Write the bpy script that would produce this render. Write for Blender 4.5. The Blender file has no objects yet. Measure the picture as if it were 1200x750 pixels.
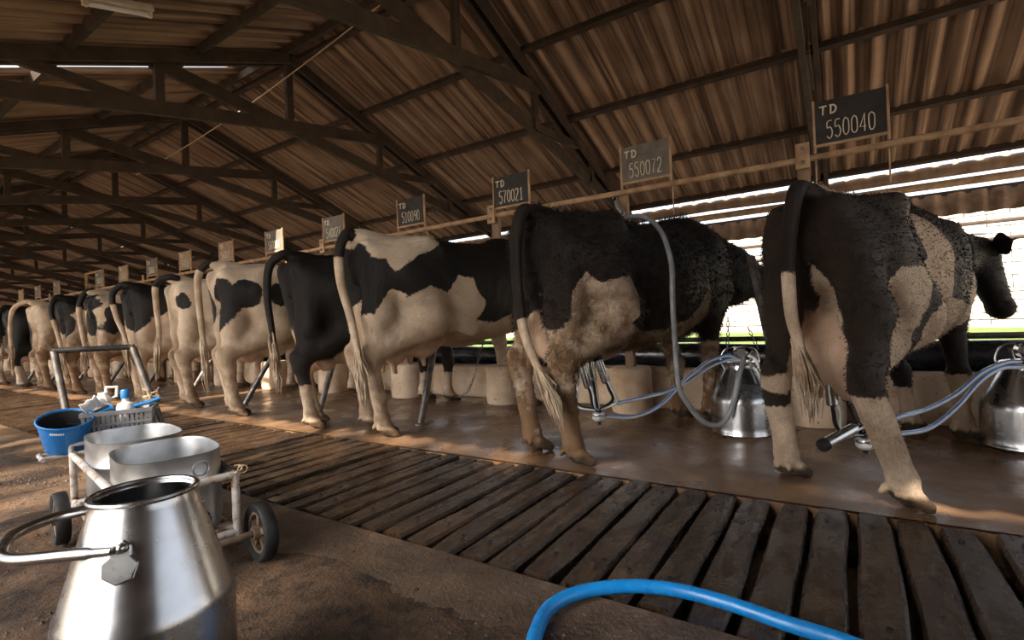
import bpy, bmesh, math, random
import numpy as np
from mathutils import Vector, Matrix

random.seed(7); RNG = np.random.default_rng(7)
S = bpy.context.scene
COL = S.collection
PI = math.pi

# ------------------------------------------------------------------ camera
EYE = 0.79
cam_d = bpy.data.cameras.new('camera'); cam = bpy.data.objects.new('camera', cam_d); COL.objects.link(cam)
cam_d.sensor_width = 36.0; cam_d.lens = 590 / 1200 * 36.0; cam_d.clip_start = 0.05; cam_d.clip_end = 500
AZ, ROLL = math.radians(33.5), math.radians(2.5)
fw = Vector((math.cos(AZ), math.sin(AZ), 0)); r0 = Vector((math.sin(AZ), -math.cos(AZ), 0)); u0 = Vector((0, 0, 1))
rt = r0 * math.cos(ROLL) - u0 * math.sin(ROLL); upv = u0 * math.cos(ROLL) + r0 * math.sin(ROLL)
cam.matrix_world = Matrix(((rt.x, upv.x, -fw.x, 0), (rt.y, upv.y, -fw.y, 0), (rt.z, upv.z, -fw.z, EYE), (0, 0, 0, 1)))
S.camera = cam

# ------------------------------------------------------------------ light
SUN_ELEV, SUN_AZ = math.radians(37), math.radians(12)      # sun stands over the open side behind the camera
world = bpy.data.worlds.new('sky'); S.world = world; world.use_nodes = True
wn = world.node_tree.nodes; wl = world.node_tree.links; wn.clear()
wo = wn.new('ShaderNodeOutputWorld'); wb = wn.new('ShaderNodeBackground'); ws = wn.new('ShaderNodeTexSky')
ws.sky_type = 'NISHITA'; ws.sun_disc = False; ws.sun_elevation = SUN_ELEV; ws.sun_rotation = math.radians(270) + SUN_AZ
ws.air_density = 1.0; ws.dust_density = 3.5; ws.ozone_density = 1.0
wb.inputs['Strength'].default_value = 0.26
hz = wn.new('ShaderNodeHueSaturation'); hz.inputs['Saturation'].default_value = .35      # hazy bright sky
wl.new(ws.outputs[0], hz.inputs['Color']); wl.new(hz.outputs[0], wb.inputs[0]); wl.new(wb.outputs[0], wo.inputs[0])
sun_d = bpy.data.lights.new('sun', 'SUN'); sun = bpy.data.objects.new('sun', sun_d); COL.objects.link(sun)
sun_d.energy = 12.0; sun_d.color = (1.0, 0.86, 0.68); sun_d.angle = math.radians(0.8)
sd = Vector((math.cos(SUN_ELEV) * math.cos(SUN_AZ), math.cos(SUN_ELEV) * math.sin(SUN_AZ), -math.sin(SUN_ELEV)))
sun.rotation_euler = sd.to_track_quat('-Z', 'Y').to_euler()
S.view_settings.view_transform = 'Standard'; S.view_settings.look = 'None'
S.view_settings.exposure = 0.85; S.view_settings.gamma = 1.0; S.view_settings.use_curve_mapping = False
S.cycles.use_denoising = True
S.cycles.max_bounces = 8; S.cycles.diffuse_bounces = 5; S.cycles.sample_clamp_indirect = 6.0

# ------------------------------------------------------------------ helpers
def px(x, y, **k):
    """point of the place seen at photo position x, y, on the plane X=, Y= or Z= given"""
    d = fw + rt * ((x - 600) / 590) - upv * ((y - 375) / 590)
    (a, v), = k.items(); i = 'XYZ'.index(a); c = (0, 0, EYE)
    return Vector(c) + d * ((v - c[i]) / d[i])

class MB:
    def __init__(s): s.v = []; s.f = []
    def add(s, vs, fs):
        n = len(s.v); s.v += [tuple(p) for p in vs]; s.f += [tuple(i + n for i in q) for q in fs]; return s
    def box(s, c, d, m=None):
        hx, hy, hz = d[0] / 2, d[1] / 2, d[2] / 2
        vs = [Vector((x * hx, y * hy, z * hz)) for x in (-1, 1) for y in (-1, 1) for z in (-1, 1)]
        if m is not None: vs = [m @ p for p in vs]
        vs = [p + Vector(c) for p in vs]
        return s.add(vs, [(0, 1, 3, 2), (4, 6, 7, 5), (0, 4, 5, 1), (2, 3, 7, 6), (0, 2, 6, 4), (1, 5, 7, 3)])
    def beam(s, a, b, w, h, up=(0, 0, 1)):
        a, b = Vector(a), Vector(b); d = (b - a); L = d.length; d.normalize()
        side = d.cross(Vector(up)); side.normalize(); u = side.cross(d)
        m = Matrix((d, side, u)).transposed()
        return s.box((a + b) / 2, (L, w, h), m)
    def tube(s, pts, r, n=10, cap=True):
        pts = [Vector(p) for p in pts]; N = len(pts)
        rs = r if isinstance(r, (list, tuple)) else [r] * N
        t0 = (pts[1] - pts[0]).normalized()
        ref = Vector((0, 0, 1)) if abs(t0.z) < .9 else Vector((1, 0, 0))
        nx = t0.cross(ref).normalized(); vs = []
        for i, p in enumerate(pts):
            t = (pts[min(i + 1, N - 1)] - pts[max(i - 1, 0)]).normalized()
            nx = (nx - t * nx.dot(t)).normalized(); ny = t.cross(nx)
            for k in range(n):
                a = 2 * PI * k / n; vs.append(p + (nx * math.cos(a) + ny * math.sin(a)) * rs[i])
        fs = [(i * n + k, i * n + (k + 1) % n, (i + 1) * n + (k + 1) % n, (i + 1) * n + k) for i in range(N - 1) for k in range(n)]
        if cap: fs += [tuple(range(n - 1, -1, -1)), tuple((N - 1) * n + k for k in range(n))]
        return s.add(vs, fs)
    def lathe(s, prof, n=32, c=(0, 0, 0), m=None):
        vs = []
        for r, z in prof:
            for k in range(n):
                a = 2 * PI * k / n; p = Vector((r * math.cos(a), r * math.sin(a), z))
                if m is not None: p = m @ p
                vs.append(p + Vector(c))
        fs = [(i * n + k, i * n + (k + 1) % n, (i + 1) * n + (k + 1) % n, (i + 1) * n + k) for i in range(len(prof) - 1) for k in range(n)]
        return s.add(vs, fs)
    def ball(s, c, r, n=12, sc=(1, 1, 1)):
        prof = [(max(1e-4, math.sin(PI * i / 8)) * r, -math.cos(PI * i / 8) * r) for i in range(9)]
        return s.lathe(prof, n, c, Matrix.Diagonal(Vector(sc)))
    def mesh(s, name, smooth=False):
        me = bpy.data.meshes.new(name); me.from_pydata(s.v, [], s.f); me.update()
        if smooth: me.shade_smooth()
        return me

def link(name, me, mat=None, parent=None, loc=None, rot=None):
    o = bpy.data.objects.new(name, me); COL.objects.link(o)
    if mat is not None and not me.materials: me.materials.append(mat)
    if parent is not None: o.parent = parent
    if loc is not None: o.location = loc
    if rot is not None: o.rotation_euler = rot
    return o
def make(name, mb, mat, parent=None, smooth=False, loc=None, bevel=0, ang=40):
    me = mb.mesh(name)
    if smooth:
        me.shade_smooth()
        try: me.set_sharp_from_angle(angle=math.radians(ang))
        except Exception: pass
    o = link(name, me, mat, parent, loc)
    if bevel:
        b = o.modifiers.new('bevel', 'BEVEL'); b.width = bevel; b.segments = 2; b.limit_method = 'ANGLE'
    return o
def tag(o, label, cat, group=None, kind=None):
    if kind: o['kind'] = kind
    if label: o['label'] = label
    if cat: o['category'] = cat
    if group: o['group'] = group
    return o
def thing(name, label, cat, loc=(0, 0, 0), rz=0, group=None):
    o = bpy.data.objects.new(name, None); COL.objects.link(o); o.empty_display_size = .1
    o.location = loc; o.rotation_euler = (0, 0, rz); return tag(o, label, cat, group)
def struct(o, label=None):
    o['kind'] = 'structure'
    if label: o['label'] = label
    return o
def smooth_path(pts, n=8):
    P = [Vector(p) for p in pts]; P = [P[0] * 2 - P[1]] + P + [P[-1] * 2 - P[-2]]; out = []
    for i in range(1, len(P) - 2):
        a, b, c, d = P[i - 1], P[i], P[i + 1], P[i + 2]
        for k in range(n):
            t = k / n
            out.append(.5 * ((2 * b) + (c - a) * t + (2 * a - 5 * b + 4 * c - d) * t * t + (3 * b - a - 3 * c + d) * t ** 3))
    out.append(P[-2]); return out

# ------------------------------------------------------------------ materials
class NT:
    def __init__(s, name):
        s.m = bpy.data.materials.new(name); s.m.use_nodes = True; s.t = s.m.node_tree; s.t.nodes.clear()
        s.out = s.n('ShaderNodeOutputMaterial'); s.b = s.n('ShaderNodeBsdfPrincipled'); s.l(s.b.outputs[0], s.out.inputs[0])
        s.tc = s.n('ShaderNodeTexCoord')
    def n(s, k, **a):
        x = s.t.nodes.new(k)
        for q, v in a.items(): setattr(x, q, v)
        return x
    def l(s, a, b): s.t.links.new(a, b)
    def set(s, sock, v):
        if hasattr(v, 'is_linked') or isinstance(v, bpy.types.NodeSocket): s.l(v, sock)
        else: sock.default_value = v
    def coord(s, scale=(1, 1, 1), obj_random=False, which='Object', rot=(0, 0, 0)):
        mp = s.n('ShaderNodeMapping'); mp.inputs['Scale'].default_value = scale; mp.inputs['Rotation'].default_value = rot
        s.l(s.tc.outputs[which], mp.inputs[0])
        if obj_random:
            oi = s.n('ShaderNodeObjectInfo'); ml = s.math('MULTIPLY', oi.outputs['Random'], 57.0)
            cb = s.n('ShaderNodeCombineXYZ'); s.l(ml, cb.inputs[0]); s.l(ml, cb.inputs[1])
            s.l(cb.outputs[0], mp.inputs['Location'])
        return mp.outputs[0]
    def noise(s, vec, scale, detail=5, rough=.6, dist=0):
        x = s.n('ShaderNodeTexNoise'); s.l(vec, x.inputs['Vector']); x.inputs['Scale'].default_value = scale
        x.inputs['Detail'].default_value = detail; x.inputs['Roughness'].default_value = rough; x.inputs['Distortion'].default_value = dist
        return x.outputs['Fac']
    def ramp(s, fac, stops):
        x = s.n('ShaderNodeValToRGB'); s.l(fac, x.inputs[0]); e = x.color_ramp.elements
        while len(e) < len(stops): e.new(.5)
        for i, (p, c) in enumerate(stops):
            e[i].position = p; c = (c, c, c) if isinstance(c, (int, float)) else c; e[i].color = (c[0], c[1], c[2], 1)
        return x.outputs[0]
    def math(s, op, a, b=0.0, clamp=False):
        x = s.n('ShaderNodeMath', operation=op, use_clamp=clamp); s.set(x.inputs[0], a); s.set(x.inputs[1], b); return x.outputs[0]
    def mix(s, fac, a, b):
        x = s.n('ShaderNodeMix', data_type='RGBA'); s.set(x.inputs['Factor'], fac)
        for k, v in ((6, a), (7, b)):
            if isinstance(v, tuple): x.inputs[k].default_value = (v[0], v[1], v[2], 1)
            else: s.l(v, x.inputs[k])
        return x.outputs[2]
    def attr(s, name):
        x = s.n('ShaderNodeAttribute'); x.attribute_name = name; return x.outputs['Fac']
    def bump(s, h, strength, dist=.01):
        x = s.n('ShaderNodeBump'); x.inputs['Strength'].default_value = strength; x.inputs['Distance'].default_value = dist
        s.l(h, x.inputs['Height']); s.l(x.outputs[0], s.b.inputs['Normal'])
    def fin(s, col, rough=.6, metal=0.0, spec=.5):
        if isinstance(col, tuple): s.b.inputs['Base Color'].default_value = (*col[:3], 1)
        else: s.l(col, s.b.inputs['Base Color'])
        s.set(s.b.inputs['Roughness'], rough); s.set(s.b.inputs['Metallic'], metal)
        s.b.inputs['Specular IOR Level'].default_value = spec
        return s.m

def M(name, stops, scale=6, stretch=(1, 1, 1), rough=(.5, .8), rscale=None, metal=0., bump=(.2, 40), bdist=.004, rnd=False, detail=6, spec=.5):
    t = NT(name); v = t.coord(stretch, rnd)
    c = t.ramp(t.noise(v, scale, detail), stops)
    r = t.ramp(t.noise(v, rscale or scale * 1.7, 4), [(.35, rough[0]), (.65, rough[1])])
    if bump: t.bump(t.noise(v, bump[1], 5), bump[0], bdist)
    return t.fin(c, r, metal, spec)

MAT = {}
MAT['beam'] = M('dark_timber', [(.3, (.019, .0115, .007)), (.7, (.056, .035, .021))], 5, (1, 1, 1), (.75, .95))
MAT['rail'] = M('weathered_cream_paint', [(.3, (.20, .115, .06)), (.55, (.42, .28, .17)), (.8, (.50, .36, .23))], 9, rough=(.6, .85))
MAT['post'] = M('old_post_wood', [(.3, (.13, .08, .05)), (.7, (.30, .20, .13))], 7, (1, 1, .2), (.7, .9))
MAT['pipe'] = M('galvanised_pipe', [(.3, (.06, .05, .045)), (.6, (.22, .20, .18))], 14, rough=(.3, .6), metal=.7, bump=(.3, 60))
MAT['blackpipe'] = M('wet_black_trough', [(.3, (.008, .008, .009)), (.7, (.03, .03, .033))], 5, (1, .4, 1), (.12, .4), bump=(.3, 14), bdist=.02)
MAT['steel'] = M('brushed_steel', [(.3, (.46, .46, .47)), (.7, (.58, .575, .57))], 3, (1, 1, 1.5), (.20, .30), rscale=9, metal=1., bump=None)
MAT['alu'] = M('worn_aluminium', [(.3, (.36, .37, .385)), (.7, (.56, .565, .575))], 6, (1, 1, 2), (.30, .46), metal=.95, bump=(.08, 20))
MAT['alu_in'] = MAT['alu']
MAT['rust'] = M('rusty_white_paint', [(.36, (.16, .07, .03)), (.46, (.42, .36, .31)), (.7, (.58, .56, .54))], 22, rough=(.5, .8))
MAT['rubber'] = M('black_rubber', [(.3, (.006, .006, .0065)), (.7, (.020, .019, .018))], 20, rough=(.5, .75), spec=.3)
MAT['wheelhub'] = M('muddy_grey_hub', [(.3, (.07, .042, .025)), (.7, (.17, .12, .08))], 20, rough=(.5, .8))
MAT['blue'] = M('blue_plastic', [(.3, (.012, .14, .42)), (.7, (.02, .19, .52))], 8, rough=(.25, .4), bump=None)
MAT['bluehose'] = M('blue_hose_rubber', [(.3, (.005, .19, .55)), (.7, (.012, .25, .66))], 10, rough=(.22, .4), bump=(.05, 60))
MAT['greyplastic'] = M('grey_basket_plastic', [(.3, (.10, .10, .11)), (.7, (.22, .22, .23))], 12, rough=(.45, .7))
MAT['white'] = M('white_plastic', [(.3, (.62, .62, .62)), (.7, (.80, .80, .79))], 8, rough=(.3, .5), bump=None)
MAT['cloth'] = M('crumpled_white_cloth', [(.3, (.45, .45, .46)), (.7, (.78, .77, .75))], 14, rough=(.8, .95), bump=(.8, 30))
MAT['card'] = M('brown_cardboard', [(.3, (.36, .25, .15)), (.7, (.48, .35, .22))], 8, rough=(.8, .9))
MAT['slate'] = M('dark_chalkboard', [(.3, (.012, .012, .014)), (.7, (.030, .030, .033))], 8, rough=(.5, .75), rnd=True)
MAT['slate2'] = M('bleached_chalkboard', [(.3, (.09, .085, .075)), (.7, (.17, .155, .135))], 14, rough=(.6, .8), rnd=True)
MAT['slate3'] = M('chalky_brown_board', [(.3, (.22, .15, .10)), (.7, (.36, .27, .19))], 14, rough=(.6, .8), rnd=True)
MAT['chalk'] = M('chalk', [(.3, (.55, .50, .42)), (.7, (.80, .74, .64))], 60, rough=(.9, 1))
MAT['chain'] = M('steel_chain', [(.3, (.12, .11, .10)), (.7, (.32, .31, .30))], 40, rough=(.3, .5), metal=.8, bump=None)
MAT['greyhose'] = M('grey_rubber_hose', [(.3, (.16, .165, .175)), (.7, (.27, .275, .29))], 10, rough=(.35, .5), bump=None)
MAT['clearhose'] = M('milky_clear_hose', [(.3, (.42, .46, .52)), (.7, (.62, .66, .70))], 10, rough=(.12, .25), bump=None)
MAT['stripe'] = M('blue_hose_stripe', [(.3, (.01, .14, .5)), (.7, (.02, .2, .6))], 10, rough=(.2, .3), bump=None)
MAT['tagyellow'] = M('ear_tag_plastic', [(.3, (.52, .30, .12)), (.7, (.66, .42, .2))], 20, rough=(.4, .6), bump=None)
MAT['rope'] = M('hemp_rope', [(.3, (.34, .25, .15)), (.7, (.52, .40, .27))], 60, rough=(.8, 1))
MAT['whitewash'] = M('whitewashed_block', [(.3, (.26, .22, .18)), (.55, (.42, .39, .36)), (.75, (.48, .465, .44))], 3, rough=(.8, .95), rnd=True)
MAT['mortar'] = M('grey_mortar', [(.3, (.09, .08, .07)), (.7, (.15, .13, .115))], 6, rough=(.9, 1))
MAT['tarp'] = M('white_blue_tarp', [(.35, (.20, .28, .40)), (.5, (.62, .66, .70)), (.7, (.80, .81, .82))], 3, (1, .25, 5), (.3, .5))
MAT['leaf'] = M('green_leaf', [(.3, (.05, .11, .025)), (.7, (.10, .19, .05))], 2, rough=(.5, .7), bump=None)
MAT['bark'] = M('bark', [(.3, (.06, .045, .03)), (.7, (.14, .10, .07))], 9, rough=(.8, 1))
MAT['lampwhite'] = M('dusty_white_enamel', [(.3, (.42, .34, .26)), (.7, (.62, .54, .45))], 8, rough=(.4, .6))

def roof_mat():
    t = NT('brown_fibre_cement_sheet'); v = t.coord((1, 1, 1), True)
    a = t.noise(v, 2.2, 6); st = t.noise(t.coord((.22, 11, 1), True), 2.2, 5, .55)
    c = t.mix(t.ramp(a, [(.3, 0.), (.7, 1.)]), (.205, .130, .085), (.335, .232, .158))
    c = t.mix(t.ramp(st, [(.47, 0.), (.60, .85)]), c, (.085, .052, .034))
    sp = t.noise(v, 55, 2); c = t.mix(t.ramp(sp, [(.72, 0.), (.78, .5)]), c, (.40, .33, .26))
    t.bump(t.noise(v, 40, 5), .25, .004)
    return t.fin(c, t.ramp(a, [(.3, .7), (.7, .9)]), 0, .3)
MAT['roof'] = roof_mat()

def slat_mat():
    t = NT('wet_worn_timber'); v = t.coord((1.2, 9, 4), True); v2 = t.coord((1, 1, 1), True)
    oi = t.n('ShaderNodeObjectInfo')
    g = t.noise(v, 4.0, 8, .65, .6); b = t.noise(v2, 5.5, 6)
    c = t.mix(t.ramp(g, [(.3, 0.), (.7, 1.)]), (.007, .0038, .0022), (.046, .025, .012))
    c = t.mix(t.ramp(b, [(.50, 0.), (.72, .8)]), c, (.085, .052, .030))
    c = t.mix(t.math('MULTIPLY', oi.outputs['Random'], .45), c, (.045, .026, .015))
    wet = t.noise(t.coord((1, 2.2, 1), True), 6.5, 6, .62)
    r = t.ramp(wet, [(.42, .07), (.54, .34), (.68, .66)])
    h = t.math('ADD', t.math('MULTIPLY', g, .8), t.math('MULTIPLY', t.noise(v2, 45, 6), .9))
    t.bump(h, .55, .010)
    return t.fin(c, r, 0, .5)
MAT['slat'] = slat_mat()

def stall_mat():
    t = NT('wet_stall_concrete'); v = t.coord()
    a = t.noise(v, 1.1, 7, .6, .4); b = t.noise(v, 7, 8, .7); f = t.noise(v, 60, 4)
    c = t.mix(t.ramp(a, [(.32, 0.), (.68, 1.)]), (.070, .037, .018), (.20, .115, .062))
    c = t.mix(t.ramp(b, [(.46, 0.), (.70, .8)]), c, (.235, .150, .090))
    c = t.mix(t.ramp(f, [(.60, 0.), (.70, .6)]), c, (.030, .018, .010))
    r = t.ramp(t.noise(v, 2.1, 6, .6), [(.34, .14), (.50, .34), (.68, .62)])
    t.bump(t.math('ADD', b, t.math('MULTIPLY', f, .5)), .28, .006)
    return t.fin(c, r, 0, .5)
MAT['stall'] = stall_mat()

def floor_mat():
    t = NT('trodden_earth_and_concrete'); v = t.coord()
    a = t.noise(v, 1.6, 8, .62, .5); b = t.noise(v, 11, 8, .7); f = t.noise(v, 55, 4, .7)
    c = t.mix(t.ramp(a, [(.34, 0.), (.66, 1.)]), (.034, .018, .009), (.125, .069, .034))
    c = t.mix(t.ramp(b, [(.46, 0.), (.64, .9)]), c, (.014, .008, .0045))
    sx = t.n('ShaderNodeSeparateXYZ'); t.l(t.tc.outputs['Object'], sx.inputs[0])
    edge = t.math('ADD', sx.outputs[0], t.math('MULTIPLY', t.noise(v, 2.6, 6, .6), .50))
    con = t.ramp(edge, [(1.20 / 3, 0.), (1.23 / 3, 1.)]) if False else t.math('GREATER_THAN', edge, 1.27)
    cc = t.mix(t.ramp(t.noise(v, 5, 7, .7), [(.3, 0.), (.7, 1.)]), (.045, .028, .017), (.15, .094, .056))
    c = t.mix(con, c, cc)
    c = t.mix(t.ramp(f, [(.64, 0.), (.72, .55)]), c, (.25, .17, .11))
    r = t.mix(con, t.ramp(b, [(.3, .75), (.7, .95)]), t.ramp(a, [(.4, .28), (.65, .6)]))
    h = t.math('ADD', t.math('MULTIPLY', b, 1.2), t.math('ADD', t.math('MULTIPLY', f, .7), t.math('MULTIPLY', con, .55)))
    t.bump(h, 1.0, .016)
    return t.fin(c, r, 0, .4)
MAT['floor'] = floor_mat()

def conc_mat():
    t = NT('cream_washed_concrete'); v = t.coord((1, 1, 1), True)
    a = t.noise(v, 3.2, 7); vo = t.n('ShaderNodeTexVoronoi'); t.l(v, vo.inputs['Vector']); vo.inputs['Scale'].default_value = 26
    pit = t.ramp(vo.outputs['Distance'], [(.10, 1.), (.20, 0.)]); pn = t.math('MULTIPLY', pit, t.ramp(t.noise(v, 9, 3), [(.45, 0.), (.60, 1.)]))
    c = t.mix(t.ramp(a, [(.3, 0.), (.7, 1.)]), (.40, .26, .155), (.72, .57, .43))
    c = t.mix(pn, c, (.10, .055, .03))
    t.bump(t.math('SUBTRACT', t.noise(v, 20, 6), t.math('MULTIPLY', pn, 1.2)), .4, .01)
    return t.fin(c, .8, 0, .3)
MAT['conc'] = conc_mat()

def ground_mat():
    t = NT('yard_grass'); v = t.coord()
    c = t.ramp(t.noise(v, .8, 7), [(.3, (.07, .13, .03)), (.55, (.13, .20, .05)), (.75, (.24, .26, .10))])
    sx = t.n('ShaderNodeSeparateXYZ'); t.l(t.tc.outputs['Object'], sx.inputs[0])
    path = t.math('GREATER_THAN', t.math('ADD', sx.outputs[0], t.math('MULTIPLY', t.noise(v, .5, 5), 2.0)), 23.0)
    path2 = t.math('LESS_THAN', sx.outputs[0], 11.5)
    c = t.mix(t.math('MAXIMUM', path, path2), c, t.ramp(t.noise(v, 1.5, 6), [(.3, (.42, .33, .24)), (.7, (.58, .49, .39))]))
    t.bump(t.noise(v, 30, 5), .6, .03)
    return t.fin(c, .95, 0, .2)
MAT['ground'] = ground_mat()

def coat_mat():
    t = NT('cow_coat'); v = t.coord(); hv = t.coord((3.0, 9, 1.6))
    n1 = t.noise(v, 26, 4, .7); n2 = t.noise(t.coord((30, 60, 16)), 6, 3, .7)
    j = t.math('ADD', t.math('MULTIPLY', t.math('SUBTRACT', n1, .5), .045), t.math('MULTIPLY', t.math('SUBTRACT', n2, .5), .03))
    blk = t.math('MULTIPLY', t.math('ADD', t.math('ADD', t.attr('coat'), j), .0035), 140.0, True)
    hair = t.noise(hv, 60, 4, .6)
    mud = t.attr('mud')
    stain = t.math('MULTIPLY', mud, t.ramp(t.noise(v, 6, 6, .65), [(.38, .06), (.58, 1.)]), True)
    white = t.mix(t.ramp(t.noise(v, 2.5, 5), [(.3, 0.), (.7, 1.)]), (.58, .43, .295), (.80, .665, .52))
    white = t.mix(stain, white, (.20, .115, .058))
    white = t.mix(t.math('MULTIPLY', t.ramp(hair, [(.40, 0.), (.75, 1.)]), .38), white, (.24, .15, .085))
    black = t.mix(t.ramp(hair, [(.50, 0.), (.8, 1.)]), (.004, .0035, .0033), (.016, .012, .010))
    black = t.mix(t.math('MULTIPLY', t.attr('brown'), t.ramp(t.noise(v, 5, 5), [(.3, .35), (.7, .9)])), black, (.046, .027, .017))
    black = t.mix(t.math('MULTIPLY', stain, .22), black, (.085, .050, .028))
    c = t.mix(blk, white, black)
    c = t.mix(t.attr('skin'), c, t.mix(t.ramp(t.noise(v, 9, 5), [(.35, 0.), (.7, 1.)]), (.52, .34, .23), (.66, .47, .34)))
    c = t.mix(t.attr('hoof'), c, t.mix(t.ramp(t.noise(v, 25, 4), [(.35, 0.), (.7, 1.)]), (.035, .022, .014), (.15, .095, .055)))
    t.bump(t.math('ADD', hair, t.math('MULTIPLY', t.noise(v, 12, 5), 1.1)), .85, .009)
    r = t.mix(blk, (.75, .75, .75), (.50, .50, .50))
    return t.fin(c, r, 0, .28)
MAT['coat'] = coat_mat()

# ================================================================== STRUCTURE
YB, YF = -4.5, 36.0                 # barn runs along Y, cows stand along it, heads towards +X
X_NEAR, X_FAR = 1.30, 2.315         # slatted drain between these lines
RIDGE_X, RIDGE_Z, PITCH = 3.45, 3.935, 0.39

def grid_floor(name, x0, x1, y0, y1, step, amp, z, mat, seed):
    nx = max(2, int((x1 - x0) / step) + 1); ny = max(2, int((y1 - y0) / step) + 1)
    xs = np.linspace(x0, x1, nx); ys = np.linspace(y0, y1, ny); g = np.random.default_rng(seed)
    Xg, Yg = np.meshgrid(xs, ys, indexing='ij'); Z = np.zeros_like(Xg)
    for k in range(26):
        a = g.uniform(0, 2 * PI); w = g.uniform(2, 22); Z += np.sin((Xg * math.cos(a) + Yg * math.sin(a)) * w + g.uniform(0, 6)) / (1 + w * .35)
    Z = z + Z * amp * np.clip(np.minimum(Xg - x0, x1 - Xg) / .12, 0, 1)
    vs = np.stack([Xg, Yg, Z], -1).reshape(-1, 3)
    i, j = np.meshgrid(np.arange(nx - 1), np.arange(ny - 1), indexing='ij'); q = (i * ny + j).ravel()
    fs = np.stack([q, q + ny, q + ny + 1, q + 1], -1)
    me = bpy.data.meshes.new(name); me.from_pydata(vs.tolist(), [], fs.tolist()); me.shade_smooth()
    return link(name, me, mat)

fl = struct(grid_floor('floor', -3.0, X_NEAR, YB, 16, .035, .011, 0., MAT['floor'], 3), 'trodden earth and concrete walkway beside the slatted drain')
mb = MB(); mb.box((-0.85, 26, -.05), (4.3, 20, .1)); make('earth_walkway', mb, MAT['floor'], fl)
mb = MB(); mb.box((X_NEAR - .01, (YB + YF) / 2, -.19), (.02, YF - YB, .36)); make('channel_wall', mb, MAT['floor'], fl)
st = struct(grid_floor('floor_stalls', X_FAR, 4.17, YB, 16, .06, .0035, 0., MAT['stall'], 5), 'wet brown concrete floor the cows stand on')
mb = MB(); mb.box(((X_FAR + 4.17) / 2, 26, -.05), (4.17 - X_FAR, 20, .1)); make('stall_slab', mb, MAT['stall'], st)
mb = MB(); mb.box((X_FAR + .01, (YB + YF) / 2, -.19), (.02, YF - YB, .36)); make('channel_wall', mb, MAT['stall'], st)
mb = MB(); mb.box(((X_NEAR + X_FAR) / 2, (YB + YF) / 2, -.40), (X_FAR - X_NEAR + .1, YF - YB, .06))
struct(make('floor_channel', mb, MAT['stall']), 'dark drain bottom under the timber slats')

# slats ------------------------------------------------------------
grate = thing('slatted_drain_cover', 'long row of wet dark timber slats covering the drain behind the cows', 'drain cover', (X_NEAR, YB, 0))
def slat_mesh(seed):
    g = random.Random(seed); L = X_FAR - X_NEAR - .035; N = 6; vs = []; fs = []
    w = .0520; ph = g.uniform(0, 6)
    for i in range(N + 1):
        x = i / N * L; ww = w + .0025 * math.sin(ph + i * 1.7) - (.006 if i in (0, N) else 0); dz = -.003 * (i in (0, N)) + g.uniform(-.002, .002)
        off = .003 * math.sin(ph * 2 + i * .9)
        vs += [(x, off - ww, -.055), (x, off - ww - .001, -.012 + dz), (x, off - ww + .008, dz), (x, off + ww - .008, dz + g.uniform(-.002, .002)), (x, off + ww + .001, -.012 + dz), (x, off + ww, -.055)]
    for i in range(N):
        for k in range(5): a = i * 6 + k; fs.append((a, a + 1, a + 7, a + 6))
    fs += [(5, 4, 3, 2, 1, 0), tuple(N * 6 + k for k in range(6))]
    me = bpy.data.meshes.new('slat'); me.from_pydata(vs, [], fs); me.materials.append(MAT['slat']); return me
smeshes = [slat_mesh(i) for i in range(9)]
bolt = MB().lathe([(.0001, .003), (.0075, .003), (.009, -.004)], 8).mesh('bolt_head')
gy = random.Random(4); y = -1.7; k = 0
while y < 31.5:
    o = link('slat', smeshes[gy.randrange(9)], None, grate)
    o.location = (.018 + gy.uniform(-.012, .012), y - YB, .004 + gy.uniform(-.006, .004)); o.rotation_euler = (gy.uniform(-.025, .025), 0, gy.uniform(-.010, .010))
    if -.9 < y < 2.2:
        for bx in (.14, .86):
            b = link('bolt_head', bolt, MAT['rubber'], o); b.location = (bx + gy.uniform(-.03, .03), gy.uniform(-.012, .012), .001)
    y += .127 + gy.uniform(-.004, .004); k += 1
mb = MB()
for xx in (.18, .82): mb.box((xx, (31.6 - 1.7) / 2 + 1.0, -.10), (.07, 34.5, .09))
make('bearer', mb, MAT['beam'], grate)

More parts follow.
